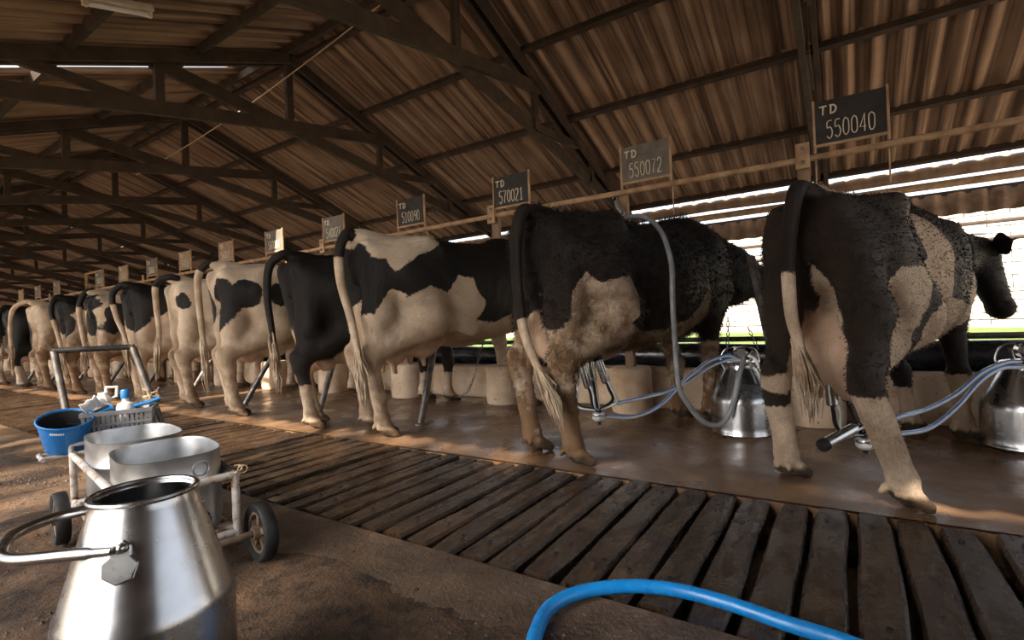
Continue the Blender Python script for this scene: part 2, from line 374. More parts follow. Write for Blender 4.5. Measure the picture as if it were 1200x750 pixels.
# manger kerb, blocks, posts ----------------------------------------
CELL = 1.285; PY0 = .20
mw = MB(); mw.box((4.235, (YB + YF) / 2, .165), (.14, YF - YB, .33)); 
mgr = struct(make('wall_manger', mw, MAT['conc'], bevel=.02), 'low cream concrete kerb of the feed trough')
post_y = [PY0 + CELL * i for i in range(-2, 16)]
nums = ['first', 'second', 'third', 'fourth', 'fifth', 'sixth', 'seventh', 'eighth', 'ninth', 'tenth', 'eleventh', 'twelfth', 'thirteenth', 'fourteenth', 'fifteenth', 'sixteenth', 'seventeenth', 'eighteenth']
for i, py in enumerate(post_y):
    g = random.Random(i); rr = .172 + g.uniform(-.012, .012)
    t = thing('concrete_post_base', 'round cream concrete block holding a wooden post, %s block from the right' % nums[i], 'concrete block', (3.985, py, 0), g.uniform(0, 6), 'post bases along the manger')
    mb = MB(); pr = [(.0001, 0), (rr * .97, 0), (rr * 1.02, .05), (rr, .20), (rr * .99, .335), (rr * .95, .358), (rr * .85, .366), (.0001, .366)]
    mb.lathe(pr, 28)
    mb.v = [(x * (1 + .02 * math.sin(5 * math.atan2(y_, x) + i)), y_ * (1 + .02 * math.sin(3 * math.atan2(y_, x))), z) for x, y_, z in mb.v]
    make('block', mb, MAT['conc'], t, True, ang=50)
    mb = MB(); mb.box((0, 0, 1.07), (.05, .075, 1.42)); p = make('post', mb, MAT['post'], t, bevel=.004)
    p.rotation_euler = (0, 0, -t.rotation_euler.z)
    if i % 2 == 0:
        mb = MB(); mb.box((-.083, 0, 1.80), (.012, .085, .17)); b = make('bracket', mb, MAT['rail'], t, bevel=.003); b.rotation_euler = p.rotation_euler
        mb = MB()
        for zz in (1.755, 1.85): mb.box((-.093, 0, zz), (.012, .022, .022))
        b2 = make('bolt', mb, MAT['pipe'], t); b2.rotation_euler = p.rotation_euler
# long sign rail
mb = MB(); pts = [(3.932, YB + (YF - YB) * i / 24, 1.785 + .006 * math.sin(i * 1.9)) for i in range(25)]
mb.tube(pts, .022, 8)
tag(make('sign_rail', mb, MAT['rail'], None, True), 'long cream painted rail running above the cows carrying the number boards', 'rail')
# black trough pipe behind the kerb
mb = MB(); N = 70; pts = [(4.66, YB + (YF - .7 - YB) * i / N, .40 + .008 * math.sin(i * 1.3)) for i in range(N + 1)]
mb.tube(pts, [.105 + .006 * math.sin(i * 2.1) for i in range(N + 1)], 16)
ftr = tag(make('feed_trough', mb, MAT['blackpipe'], None, True), 'wet shiny black feed trough edge running behind the concrete kerb', 'trough')
mb = MB(); mb.box((4.51, (YB + YF) / 2, .13), (.40, YF - YB - 1.6, .26)); make('trough_bed', mb, MAT['blackpipe'], ftr)
mb = MB(); mb.tube([(4.66, YB, .542), (4.66, YF, .542)], .022, 8)
tag(make('trough_rail', mb, MAT['pipe'], None, True), 'thin dark steel pipe lying along the top of the black trough', 'rail')
mb = MB(); mb.box((4.85, (YB + YF) / 2, .14), (.24, YF - YB - 1.6, .40)); make('trough_wall', mb, MAT['conc'], ftr)

# stall divider pipes ------------------------------------------------
for i, py in enumerate(post_y[1:13]):
    lab = 'leaning steel stall pipe standing on the wet floor, %s pipe from the right' % nums[i]
    ln = 1 if i < 5 else -1
    t = thing('stall_pipe', lab, 'pipe', (2.88, py + .04, 0), 0, 'stall divider pipes')
    mb = MB(); top = (.86, -.01, 1.45)
    pts = smooth_path([(0, 0, 0), (.17, .06 * ln, .31), (.35, .13 * ln, .62), (.58, .22 * ln, 1.0), (.66, .25 * ln, 1.12)], 5)
    mb.tube(pts, .027, 12); make('pipe', mb, MAT['pipe'], t, True)
    mb = MB(); mb.lathe([(.0001, .0), (.045, .0), (.045, .012), (.030, .018)], 14); make('floor_flange', mb, MAT['pipe'], t, True)

# ROOF -----------------------------------------------------------------
roof = bpy.data.objects.new('ceiling', None); COL.objects.link(roof); roof.location = (RIDGE_X, YB, RIDGE_Z)
struct(roof, 'underside of the pitched roof of brown corrugated sheets')
def sheet_mesh(L, W, npitch=5, amp=.042, seg=8):
    vs = []; fs = []; n = npitch * seg
    for x in (0, L):
        for z0 in (0, .008):
            for i in range(n + 1):
                yy = W * i / n; vs.append((x, yy, z0 + amp * math.sin(2 * PI * i / seg)))
    m = n + 1
    for i in range(n):
        fs.append((i, i + 1, 2 * m + i + 1, 2 * m + i)); fs.append((m + i, 3 * m + i, 3 * m + i + 1, m + i + 1))
        fs.append((i, m + i, m + i + 1, i + 1)); fs.append((2 * m + i, 2 * m + i + 1, 3 * m + i + 1, 3 * m + i))
    fs += [(0, 2 * m, 3 * m, m), (n, m + n, 3 * m + n, 2 * m + n)]
    me = bpy.data.meshes.new('roof_sheet'); me.from_pydata(vs, [], fs); me.shade_smooth()
    try: me.set_sharp_from_angle(angle=math.radians(60))
    except Exception: pass
    me.materials.append(MAT['roof']); return me
cosp = 1 / math.sqrt(1 + PITCH ** 2); ang = math.atan(PITCH)
HALF = 4.0
rows = [(.0, 2.10), (2.02, 4.06)]                 # upper and lower course, plan distance from the ridge
W = 1.022
sh = [sheet_mesh((b - a) / cosp, W + .05) for a, b in rows]
gs = random.Random(11)
for side, gaps, gw_ in ((1, [15.72], .42), (-1, [5.93], .21)):
    starts = []; y = gaps[0]                                  # sheets run both ways from the slipped seam that lets daylight through
    while y < YF - .5: starts.append(y + .022); y += W
    y = gaps[0] - W
    while y > YB - .6: starts.append(y - .05 - gw_); y -= W
    for y in starts:
        for ri in (1, 0):
            o = link('roof_sheet', sh[ri], None, roof); a = rows[ri][0]
            o.rotation_euler = (0, ang, 0) if side > 0 else (0, ang, PI)
            yy = y if side > 0 else y + W + .05
            o.location = (side * a, yy - YB, -PITCH * a + .060 + (.012 if ri == 0 else 0) + gs.uniform(-.004, .004))
# purlins
for side in (1, -1):
    for d in (.10, .985, 1.99, 3.03, 3.93):
        mb = MB(); dx = side * d; zz = -PITCH * d - .005
        mb.box((dx, (YF - YB) / 2, zz), (.055, YF - YB, .07), Matrix.Rotation(side * ang, 3, 'Y') if True else None)
        make('purlin', mb, MAT['beam'], roof)
mb = MB()
for q in (1, -1): mb.box((q * .12, (YF - YB) / 2, .07), (.28, YF - YB, .012), Matrix.Rotation(q * ang, 3, 'Y'))
make('ridge_cap', mb, MAT['roof'], roof)

# trusses
def truss(i, ty):
    t = thing('roof_truss', 'dark timber roof truss across the barn, %s truss from the camera end' % nums[i], 'roof truss', (RIDGE_X, ty, 2.2), 0, 'timber roof trusses')
    Z0 = 2.2; g = random.Random(100 + i)
    def zr(d): return RIDGE_Z - .065 - PITCH * d - Z0
    for s in (1, -1):
        for off in (-.055, .055):
            mb = MB(); mb.beam((0, off, zr(0)), (s * 4.02, off, zr(4.02)), .042, .11); make('rafter', mb, MAT['beam'], t)
        # scissor chord from this eave up to the far rafter, slightly bowed timber
        mb = MB(); e = Vector((s * 3.75, 0, zr(3.75) - .02)); q = Vector((-s * 1.38, 0, zr(1.38) - .02))
        P = [e.lerp(q, k / 6) + Vector((0, s * .026, .05 * math.sin(PI * k / 6))) for k in range(7)]
        vs = []
        for p in P: vs += [(p.x, p.y - .024, p.z - .065), (p.x, p.y + .024, p.z - .065), (p.x, p.y + .024, p.z + .065), (p.x, p.y - .024, p.z + .065)]
        fs = [(4 * k + a, 4 * k + (a + 1) % 4, 4 * k + 4 + (a + 1) % 4, 4 * k + 4 + a) for k in range(6) for a in range(4)] + [(3, 2, 1, 0), (24, 25, 26, 27)]
        mb.add(vs, fs); make('scissor_chord', mb, MAT['beam'], t)
        def zc(x):          # height of this chord at x
            k = (e.x - x) / (e.x - q.x); return e.z + (q.z - e.z) * k + .05 * math.sin(PI * min(max(k, 0), 1))
        for d in (1.32, 2.75):
            mb = MB(); mb.box((s * d, 0, (zr(d) + zc(s * d)) / 2), (.075, .05, max(.08, zr(d) - zc(s * d) + .05))); make('strut', mb, MAT['beam'], t)
        mb = MB(); mb.beam((s * 1.32, 0, zc(s * 1.32)), (s * 2.35, 0, zr(2.35)), .045, .085); make('brace', mb, MAT['beam'], t)
    mb = MB(); zc0 = zc(0); mb.box((0, 0, (zr(0) + zc0) / 2), (.08, .05, zr(0) - zc0 + .05)); make('king_post', mb, MAT['beam'], t)
    for s in (1, -1):
        mb = MB(); mb.box((s * 3.96, 0, (zr(3.9) - Z0 + (-.0)) / 2 - .02 if False else (zr(3.9) - 2.2) / 2), (.12, .12, zr(3.9) + 2.2)); make('eave_post', mb, MAT['post'], t)
for i, ty in enumerate([.19 - 2.5, .19, 2.74, 5.20, 7.70, 10.2, 12.7, 15.2, 17.7, 20.2, 22.7, 25.2, 27.7, 30.2]): truss(i, ty)

# unseen wall added behind the camera to keep light off the near floor
wlf = bpy.data.objects.new('wall_shade', None); COL.objects.link(wlf); wlf.location = (-.62, YB, 0); struct(wlf, 'corrugated wall added behind the camera to shade the near floor')
sw = sheet_mesh(2.34, 1.07)
for k in range(5):
    o = link('wall_sheet', sw, None, wlf); o.rotation_euler = (0, -PI / 2, 0); o.location = (0, k * 1.03, 0)
for zz in (.5, 1.4, 2.25):
    mb = MB(); mb.box((.07, 2.6, zz), (.05, 5.2, .08)); make('wall_batten', mb, MAT['beam'], wlf)

# far gable wall and eave side ---------------------------------------------
sheet_w = sheet_mesh(2.3, 1.07)
gw = bpy.data.objects.new('wall_far', None); COL.objects.link(gw); gw.location = (RIDGE_X, YF - .5, 0); struct(gw, 'far gable wall of corrugated sheets')
mb = MB(); d = 4.1
mb.add([(-d, 0, 2.3), (d, 0, 2.3), (d, 0, 2.36), (0, 0, 3.95), (-d, 0, 2.36), (-d, .04, 2.3), (d, .04, 2.3), (d, .04, 2.36), (0, .04, 3.95), (-d, .04, 2.36)],
       [(0, 1, 2, 3, 4), (9, 8, 7, 6, 5), (0, 5, 6, 1), (1, 6, 7, 2), (2, 7, 8, 3), (3, 8, 9, 4), (4, 9, 5, 0)])
make('gable_panel', mb, MAT['roof'], gw)
for k in range(8):
    o = link('gable_sheet', sheet_w, None, gw); o.rotation_euler = (0, -PI / 2, 0); o.rotation_euler = (0, -PI / 2, PI / 2); o.location = (4.1 - k * 1.03, -.03, 0); 
# open-side eave: log beam, gutter pipe, short hanging sheets, rails, rolled tarp
mb = MB(); N = 40
mb.tube([(7.62, YB + (YF - YB) * i / N, 2.285 + .010 * math.sin(i * 2.3)) for i in range(N + 1)], [.075 + .008 * math.sin(i * 3.1) for i in range(N + 1)], 12)
tag(make('eave_beam', mb, MAT['post'], None, True), 'rough brown log beam under the eave behind the cows', 'beam')
mb = MB(); mb.tube([(7.68, YB, 2.148), (7.68, YF, 2.148)], .045, 12)
tag(make('eave_pipe', mb, MAT['rail'], None, True), 'round brown pipe running just under the eave log', 'pipe')
skirt = thing('eave_skirt', 'row of short corrugated sheets hanging below the eave behind the cows', 'cladding', (7.86, YB, 1.80))
sk = sheet_mesh(.26, 1.07); sk.materials.clear(); sk.materials.append(MAT['post'])
for k in range(int((YF - YB) / 1.03)):
    o = link('skirt_sheet', sk, None, skirt); o.rotation_euler = (0, -PI / 2, 0); o.location = (0, k * 1.03, 0)
mb = MB(); mb.box((.05, (YF - YB) / 2, .27), (.06, YF - YB, .05)); make('batten', mb, MAT['beam'], skirt)
for zz, lab in ((1.84, 'upper dark rail below the hanging sheets behind the cows'), (1.60, 'lower dark rail below the hanging sheets behind the cows')):
    mb = MB(); mb.tube([(9.3, YB, zz), (9.3, YF, zz)], .028, 8)
    tag(make('curtain_rail', mb, MAT['beam'], None, True), lab, 'rail')
vs = []; fs = []; NY = 120; PR = 9
for i in range(NY + 1):
    yy = YB + 22 * i / NY
    for k in range(PR):
        a = -PI / 2 + PI * 2 * k / PR
        r_ = .044 + .010 * math.sin(i * .9 + k) + .006 * math.sin(i * .31 + 2 * k)
        vs.append((9.3 + r_ * math.cos(a), yy, 1.722 - .006 * abs(math.sin(i * .13)) + r_ * math.sin(a)))
fs = [(i * PR + k, i * PR + (k + 1) % PR, (i + 1) * PR + (k + 1) % PR, (i + 1) * PR + k) for i in range(NY) for k in range(PR)]
mb = MB().add(vs, fs)
tag(make('rolled_tarp', mb, MAT['tarp'], None, True), 'white and blue tarpaulin rolled up between the rails below the eave', 'tarpaulin')

# yard beyond -----------------------------------------------------------------
mb = MB(); mb.add([(-60, -80, -.12), (90, -80, -.12), (90, 110, -.12), (-60, 110, -.12)], [(0, 1, 2, 3)])
struct(make('floor_yard', mb, MAT['ground']), 'sunlit grass and pale earth outside the barn')
wall = thing('block_wall', 'sunlit whitewashed block wall across the yard behind the cows', 'wall', (24.0, -22, -.12))
mb = MB(); mb.box((.12, 17, 2.2), (.10, 34, 4.4)); make('mortar', mb, MAT['mortar'], wall)
bm_ = MB(); bm_.box((0, 0, 0), (.2, 1.16, .40)); bme = bm_.mesh('block'); bme.materials.append(MAT['whitewash'])
for r_ in range(10):
    for c_ in range(28):
        o = link('block', bme, None, wall); o.location = (.06 + random.uniform(-.004, .004), .5 + c_ * 1.19 + (.59 if r_ % 2 else 0), .22 + r_ * .43)
fence = thing('pipe_fence', 'grey pipe fence standing on the grass outside', 'fence', (12.6, -9, -.12))
for zz in (.55, 1.05):
    mb = MB(); mb.tube([(0, 0, zz), (0, 14, zz)], .025, 8); make('rail', mb, MAT['pipe'], fence, True)
for k in range(8):
    mb = MB(); mb.tube([(0, k * 2, 0), (0, k * 2, 1.15)], .03, 8); make('fence_post', mb, MAT['pipe'], fence, True)

# unseen trees added beyond the left eave to shade and dapple the sun
def shade_tree(loc, h, rc, n, seed, lab, size=.13):
    g = np.random.default_rng(seed); t = thing('shade_tree', lab, 'shade_tree', loc)
    mb = MB(); mb.tube(smooth_path([(0, 0, 0), (.05, .04, h * .4), (-.05, .1, h * .75), (0, 0, h)], 4), [.14 - .10 * i / 12 for i in range(13)], 9)
    for k in range(7):
        a = g.uniform(0, 6.28); z0 = h * g.uniform(.45, .9); L = rc * g.uniform(.5, .9)
        mb.tube([(0, .06, z0), (L * .5 * math.cos(a), L * .5 * math.sin(a), z0 + .3), (L * math.cos(a), L * math.sin(a), z0 + .45)], [.05, .03, .012], 6)
    make('trunk', mb, MAT['bark'], t, True)
    p = g.normal(size=(n, 3)); p /= np.linalg.norm(p, axis=1)[:, None]; p *= (g.uniform(0, 1, (n, 1)) ** .45) * np.array([rc, rc, h * .24]); p[:, 2] += h * .76
    q1 = g.normal(size=(n, 3)); q1 /= np.linalg.norm(q1, axis=1)[:, None]; q2 = np.cross(q1, g.normal(size=(n, 3))); q2 /= np.linalg.norm(q2, axis=1)[:, None]
    V_ = np.stack([p - q1 * size, p + q2 * size * .45, p + q1 * size, p - q2 * size * .45], 1).reshape(-1, 3)
    F_ = np.arange(4 * n).reshape(-1, 4)
    me = bpy.data.meshes.new('foliage'); me.from_pydata(V_.tolist(), [], F_.tolist()); o = link('foliage', me, MAT['leaf'], t); o['kind'] = 'stuff'
SHADE_TREES = [((-9.2, -6.2, -.12), 10.4, 2.4, 2700), ((-9.6, -1.2, -.12), 10.2, 2.4, 2000), ((-9.2, 2.9, -.12), 10.2, 1.5, 330), ((-9.6, 9.4, -.12), 10.4, 2.3, 380), ((-9.2, 14.4, -.12), 10.2, 2.3, 500)]
for i, (l_, h_, r_, n_) in enumerate(SHADE_TREES): shade_tree(l_, h_, r_, n_, 40 + i, 'leafy crown added outside to dapple the sun, %s one along the row' % nums[i], .20)

# ================================================================== COWS
def smin(a, b, k):
    h = np.maximum(k - np.abs(a - b), 0) / k
    return np.minimum(a, b) - h * h * k * .25

class Field:
    def __init__(s, lo, hi, h):
        s.lo = np.array(lo, float); s.h = h; s.n = np.ceil((np.array(hi) - s.lo) / h).astype(int) + 1
        s.ax = [s.lo[i] + np.arange(s.n[i]) * h for i in range(3)]
        s.D = np.full(tuple(s.n), .5, np.float32)
    def region(s, lo, hi):
        a = [max(0, int((lo[i] - s.lo[i]) / s.h)) for i in range(3)]; b = [min(s.n[i], int((hi[i] - s.lo[i]) / s.h) + 2) for i in range(3)]
        sl = tuple(slice(a[i], max(a[i], b[i])) for i in range(3))
        return sl, [s.ax[i][sl[i]].astype(np.float32).reshape([-1 if j == i else 1 for j in range(3)]) for i in range(3)]
    def put(s, lo, hi, fn, k, sub=False):
        m = max(k, .02) + .05
        sl, (x, y, z) = s.region(np.array(lo) - m, np.array(hi) + m)
        if min(s.D[sl].shape) == 0: return
        d = fn(x, y, z).astype(np.float32)
        if sub: s.D[sl] = -smin(-s.D[sl], d, k)
        else: s.D[sl] = smin(s.D[sl], d, k)
    def cone(s, a, b, ra, rb, k=.04, flat=1.0, sub=False):
        a = np.array(a, float); b = np.array(b, float); ba = b - a; L2 = max(ba @ ba, 1e-9)
        # flat < 1 squeezes the limb sideways (in y)
        def fn(x, y, z):
            t = np.clip(((x - a[0]) * ba[0] + (y - a[1]) * ba[1] + (z - a[2]) * ba[2]) / L2, 0, 1)
            dx = x - a[0] - t * ba[0]; dy = (y - a[1] - t * ba[1]) / flat; dz = z - a[2] - t * ba[2]
            return np.sqrt(dx * dx + dy * dy + dz * dz) - (ra + (rb - ra) * t)
        r = max(ra, rb); s.put(np.minimum(a, b) - r, np.maximum(a, b) + r, fn, k, sub)
    def ell(s, c, r, k=.05, sub=False, rot=0.0):
        c = np.array(c, float); r = np.array(r, float); cs, sn = math.cos(rot), math.sin(rot)
        def fn(x, y, z):
            X, Y, Z = x - c[0], y - c[1], z - c[2]
            X, Z = X * cs + Z * sn, -X * sn + Z * cs
            k0 = np.sqrt((X / r[0]) ** 2 + (Y / r[1]) ** 2 + (Z / r[2]) ** 2); k1 = np.sqrt((X / r[0] ** 2) ** 2 + (Y / r[1] ** 2) ** 2 + (Z / r[2] ** 2) ** 2) + 1e-6
            return k0 * (k0 - 1) / k1
        m = max(r) if rot else r
        s.put(c - m, c + m, fn, k, sub)

def surface_nets(D, lo, h):
    ins = D < 0; nx, ny, nz = D.shape
    cnt = np.zeros((nx - 1, ny - 1, nz - 1), np.int8)
    corners = [(i, j, k) for i in (0, 1) for j in (0, 1) for k in (0, 1)]
    for i, j, k in corners: cnt += ins[i:nx - 1 + i, j:ny - 1 + j, k:nz - 1 + k]
    act = np.argwhere((cnt > 0) & (cnt < 8)); idx = np.full(cnt.shape, -1, np.int64); idx[tuple(act.T)] = np.arange(len(act))
    V = np.stack([D[act[:, 0] + i, act[:, 1] + j, act[:, 2] + k] for i, j, k in corners], 1)
    pos = np.zeros((len(act), 3)); n = np.zeros(len(act)); C_ = np.array(corners, float)
    for a in range(8):
        for b in range(a + 1, 8):
            if abs(C_[a] - C_[b]).sum() != 1: continue
            m = (V[:, a] < 0) != (V[:, b] < 0); t = V[m, a] / (V[m, a] - V[m, b])
            pos[m] += C_[a] + t[:, None] * (C_[b] - C_[a]); n[m] += 1
    pos = (act + pos / n[:, None]) * h + lo
    quads = []
    for ax in range(3):
        a0 = [slice(None)] * 3; a1 = [slice(None)] * 3; a0[ax] = slice(0, -1); a1[ax] = slice(1, None)
        s0, s1 = ins[tuple(a0)], ins[tuple(a1)]
        for flip, m in ((False, s0 & ~s1), (True, ~s0 & s1)):
            e = np.argwhere(m); u, v = [(1, 2), (2, 0), (0, 1)][ax]
            e = e[(e[:, u] > 0) & (e[:, v] > 0) & (e[:, u] < D.shape[u] - 1) & (e[:, v] < D.shape[v] - 1)]
            def cell(du, dv):
                c = e.copy(); c[:, u] -= du; c[:, v] -= dv; return idx[tuple(c.T)]
            q = np.stack([cell(1, 1), cell(0, 1), cell(0, 0), cell(1, 0)], 1)
            quads.append(q[:, ::-1] if flip else q)
    return pos, np.concatenate(quads)

TX = [-.04, .00, .06, .15, .30, .45, .60, .80, 1.00, 1.20, 1.40, 1.55, 1.68, 1.80]
TT = [1.22, 1.30, 1.365, 1.385, 1.40, 1.41, 1.395, 1.385, 1.385, 1.40, 1.425, 1.40, 1.32, 1.20]     # back line
TB = [1.16, 1.08, 1.00, .93, .83, .73, .66, .615, .595, .605, .64, .70, .80, .98]                   # belly line
TW = [.02, .09, .135, .175, .225, .265, .295, .335, .352, .342, .300, .245, .180, .06]             # half width
TM = [.5, .55, .60, .62, .62, .58, .52, .46, .44, .46, .50, .52, .5, .5]                            # where it is widest
def torso(F):
    xs = F.ax[0]; T = [np.interp(xs, TX, q).astype(np.float32).reshape(-1, 1, 1) for q in (TT, TB, TW, TM)]
    lo, hi = (-.05, -.40, .55), (1.81, .40, 1.46)
    def fn(x, y, z):
        i0 = int(round((float(x.ravel()[0]) - xs[0]) / F.h)); sl = slice(i0, i0 + x.shape[0]); t, b, w, m = [q[sl] for q in T]
        zc = b + (t - b) * m; up = z > zc; hh = np.where(up, t - zc, zc - b); p = np.where(up, 1.95, 2.3)
        n = (np.abs(y / w) ** p + (np.abs(z - zc) / hh) ** p) ** (1 / p)
        d = (n - 1) * np.minimum(w, hh) * .92
        ex = np.maximum(np.maximum(-.04 - x, x - 1.80), 0)
        rib = .0016 * np.sin((x - .35 * (z - 1.)) * 62) * np.clip((x - .75) * 5, 0, 1) * np.clip((1.40 - x) * 5, 0, 1) * np.clip((1.2 - z) * 4, 0, 1) * np.clip((z - .72) * 6, 0, 1)
        return np.where(ex > 0, np.maximum(d + rib, ex), d + rib)
    F.put(lo, hi, fn, .02)

def hoof(F, x, y, toe=0.0, side=0.0):
    c, s_ = math.cos(toe), math.sin(toe)
    for q in (-1, 1):
        ox, oy = .035 * c - q * .033 * s_, .035 * s_ + q * .033 * c
        F.cone((x + ox * .1 - q * .024 * s_, y + q * .028 * c + oy * .1, .066), (x + ox * 2.3, y + oy * 1.6, .022), .041, .027, .006)
    F.cone((x - .045 * c, y - .045 * s_ + .025, .085), (x - .060 * c, y - .060 * s_ + .030, .062), .018, .013, .008)
    F.cone((x - .045 * c, y - .045 * s_ - .025, .085), (x - .060 * c, y - .060 * s_ - .030, .062), .018, .013, .008)

DEF = dict(rear=[(.13, .19), (.10, -.17)], front=[(1.46, .15), (1.52, -.15)], toe=[0, 0, 0, 0], hock=[None, None],
           poll=(2.12, 0, 1.02), muzzle=(2.42, 0, .72), udder=1.0, teats=False, res=.016, pendulous=0.0, leg=1.0, neck=1.0)
def cow_body(**kw):
    P = dict(DEF); P.update(kw); h = P['res']
    pm = np.array([P['poll'], P['muzzle']])
    F = Field((-.42, min(-.52, pm[:, 1].min() - .2), -.03), (max(1.95, pm[:, 0].max() + .2), max(.52, pm[:, 1].max() + .2), 1.53), h)
    torso(F)
    for s in (1, -1):
        F.ell((.45, s * .212, 1.305), (.080, .045, .042), .11)                     # hook bone
        F.ell((.03, s * .115, 1.265), (.06, .05, .06), .06)                       # pin bone
        F.cone((.03, s * .115, 1.265), (.44, s * .225, 1.33), .035, .035, .06)    # line pin-hook
        i = 0 if s > 0 else 1
        fx, fy = P['rear'][i]; hk = P['hock'][i] or (fx - .085, s * .02 + fy * .92, .515)
        hk = np.array(hk); stifle = np.array([.46 + (fx - .12) * .25, s * .215 + (fy - s * .18) * .3, .80])
        F.cone((.30, s * .150, 1.10), stifle, .200, .150, .09, .80)               # thigh
        F.cone((.11, s * .125, 1.16), (hk[0] * .55 + .09, s * .140 + (fy - s * .18) * .5, .80), .115, .105, .08, .9)     # rump / hamstring
        F.cone((hk[0] * .55 + .09, s * .135 + (fy - s * .18) * .5, .80), hk + np.array([.012, 0, .05]), .100, .046, .06, .9)
        F.cone(stifle, hk + np.array([.03, 0, .04]), .140, .058, .08, .85)        # gaskin
        F.ell(hk, (.068, .054, .090), .04)                                        # hock
        F.ell(hk + np.array([-.052, 0, .065]), (.030, .030, .045), .035)           # point of hock
        ft = np.array([fx - .015, fy, .125])
        F.cone(hk + np.array([.01, 0, -.03]), ft, .052 * P['leg'], .043 * P['leg'], .03)
        F.ell(ft, (.053, .052, .056), .025)
        tc = P['toe'][i]; F.cone(ft, (fx + .02 * math.cos(tc), fy + .02 * math.sin(tc), .055), .048, .048, .02)
        hoof(F, fx, fy, tc)
        # flank fold
        F.cone(stifle + np.array([.04, s * .01, .05]), (.80, s * .24, .70), .07, .05, .08, .6)
        # front
        i = 2 if s > 0 else 3; fx, fy = P['front'][i - 2]
        F.ell((1.50, s * .205, 1.06), (.15, .085, .26), .10, rot=-.15)
        F.cone((1.58, s * .205, .93), (1.43, s * .20, .76), .115, .095, .07, .8)
        kn = np.array([1.475 * .25 + fx * .75 + .015, s * .175 * .3 + fy * .7, .405])
        F.cone((1.45, s * .195, .78), kn, .092, .052, .05, .85)
        F.ell(kn, (.062, .058, .072), .025)
        ft = np.array([fx - .012, fy, .12])
        F.cone(kn, ft, .048, .041, .03); F.ell(ft, (.050, .050, .054), .025)
        tc = P['toe'][i]; F.cone(ft, (fx + .02 * math.cos(tc), fy + .02 * math.sin(tc), .055), .046, .048, .02); hoof(F, fx, fy, tc)
    # tail head, withers, brisket, navel
    F.ell((.05, 0, 1.375), (.12, .045, .045), .07)
    F.ell((1.40, 0, 1.40), (.18, .05, .05), .08)
    F.ell((1.62, 0, .78), (.17, .10, .13), .10)
    F.ell((.95, 0, .60), (.12, .03, .045), .06)
    F.ell((-.005, 0, 1.12), (.03, .035, .085), .03)
    # neck and head
    pl = np.array(P['poll'], float); mz = np.array(P['muzzle'], float); base = np.array([1.55, 0, 1.15])
    mid = base * .45 + pl * .55 + np.array([0, 0, -.02])
    nk = P['neck']; F.cone(base, mid, .235 * nk, .165 * nk, .10, .72); F.cone(mid, pl - (mz - pl) * .1 + np.array([0, 0, -.05]), .165 * nk, .120, .08, .8)
    F.cone((1.62, 0, .92), mid + np.array([.05, 0, -.12]), .12, .06, .10, .6)
    dv = (mz - pl); Lh = np.linalg.norm(dv); dv /= Lh
    F.ell(pl, (.105, .105, .095), .05); F.cone(pl + dv * .05, pl + dv * Lh * .85, .105, .070, .05)
    F.cone(pl + dv * .12 + np.array([-.05, 0, -.05]), pl + dv * Lh * .62 + np.array([-.03, 0, -.04]), .075, .05, .05)
    F.ell(pl + dv * Lh * .95, (.075, .078, .070), .04)
    # udder
    if P['udder']:
        U = P['udder']; pd = P['pendulous']
        for s in (1, -1):
            F.ell((.24, s * .075, .70 - pd * .5), (.135, .098, .17 * U + pd * .55), .05)
            F.ell((.46, s * .080, .675 - pd * .25), (.17, .100, .135 * U + pd * .3), .07)
            if P['teats']:
                for tx, tz in ((.22, .70 - .17 * U - pd), (.46, .675 - .13 * U - pd * .5)):
                    F.cone((tx, s * .075, tz + .02), (tx + .01, s * .085, tz - .055), .022, .014, .018)
        F.cone((.60, 0, .66), (.80, 0, .625), .09, .05, .08)
    # flat soles
    F.D[:, :, F.ax[2] < .001] = np.maximum(F.D[:, :, F.ax[2] < .001], .004)
    v, q = surface_nets(F.D, F.lo, h)
    v[:, 2] = np.maximum(v[:, 2], 0.0)
    return v, q, P

def fbm(p, seed, sc):
    g = np.random.default_rng(seed); o = np.zeros(len(p)); 
    for k in range(14):
        w = g.normal(size=3) * sc * (1 + k * .22); o += np.sin(p @ w + g.uniform(0, 6.28)) / (1 + k * .22)
    return o / 5

def poly_sd(u, v, poly):
    """signed distance to a closed outline, positive inside"""
    P = np.array(poly, float); d = np.full(len(u), 9.0); ins = np.zeros(len(u), bool); n = len(P)
    for i in range(n):
        a, b = P[i], P[(i + 1) % n]; e = b - a
        t = np.clip(((u - a[0]) * e[0] + (v - a[1]) * e[1]) / (e @ e + 1e-12), 0, 1)
        d = np.minimum(d, np.hypot(u - a[0] - t * e[0], v - a[1] - t * e[1]))
        c = ((a[1] > v) != (b[1] > v)) & (u < (b[0] - a[0]) * (v - a[1]) / (b[1] - a[1] + 1e-12) + a[0]); ins ^= c
    return np.where(ins, d, -d)

def attrs(me, v, coat, mud, brown, skin=None, hoofm=None):
    n = len(v); z = v[:, 2]
    if skin is None: skin = np.zeros(n)
    if hoofm is None: hoofm = np.zeros(n)
    for nm, a in (('coat', coat), ('mud', mud), ('brown', brown), ('skin', skin), ('hoof', hoofm)):
        at = me.attributes.new(nm, 'FLOAT', 'POINT'); at.data.foreach_set('value', np.asarray(a, np.float32))

def np_mesh(name, v, q):
    me = bpy.data.meshes.new(name); me.vertices.add(len(v)); me.vertices.foreach_set('co', np.asarray(v, np.float32).ravel())
    me.loops.add(q.size); me.loops.foreach_set('vertex_index', q.ravel().astype(np.int32)); me.polygons.add(len(q))
    me.polygons.foreach_set('loop_start', np.arange(0, q.size, 4, dtype=np.int32)); me.polygons.foreach_set('loop_total', np.full(len(q), 4, np.int32))
    me.update(calc_edges=True); me.validate(); me.shade_smooth(); return me

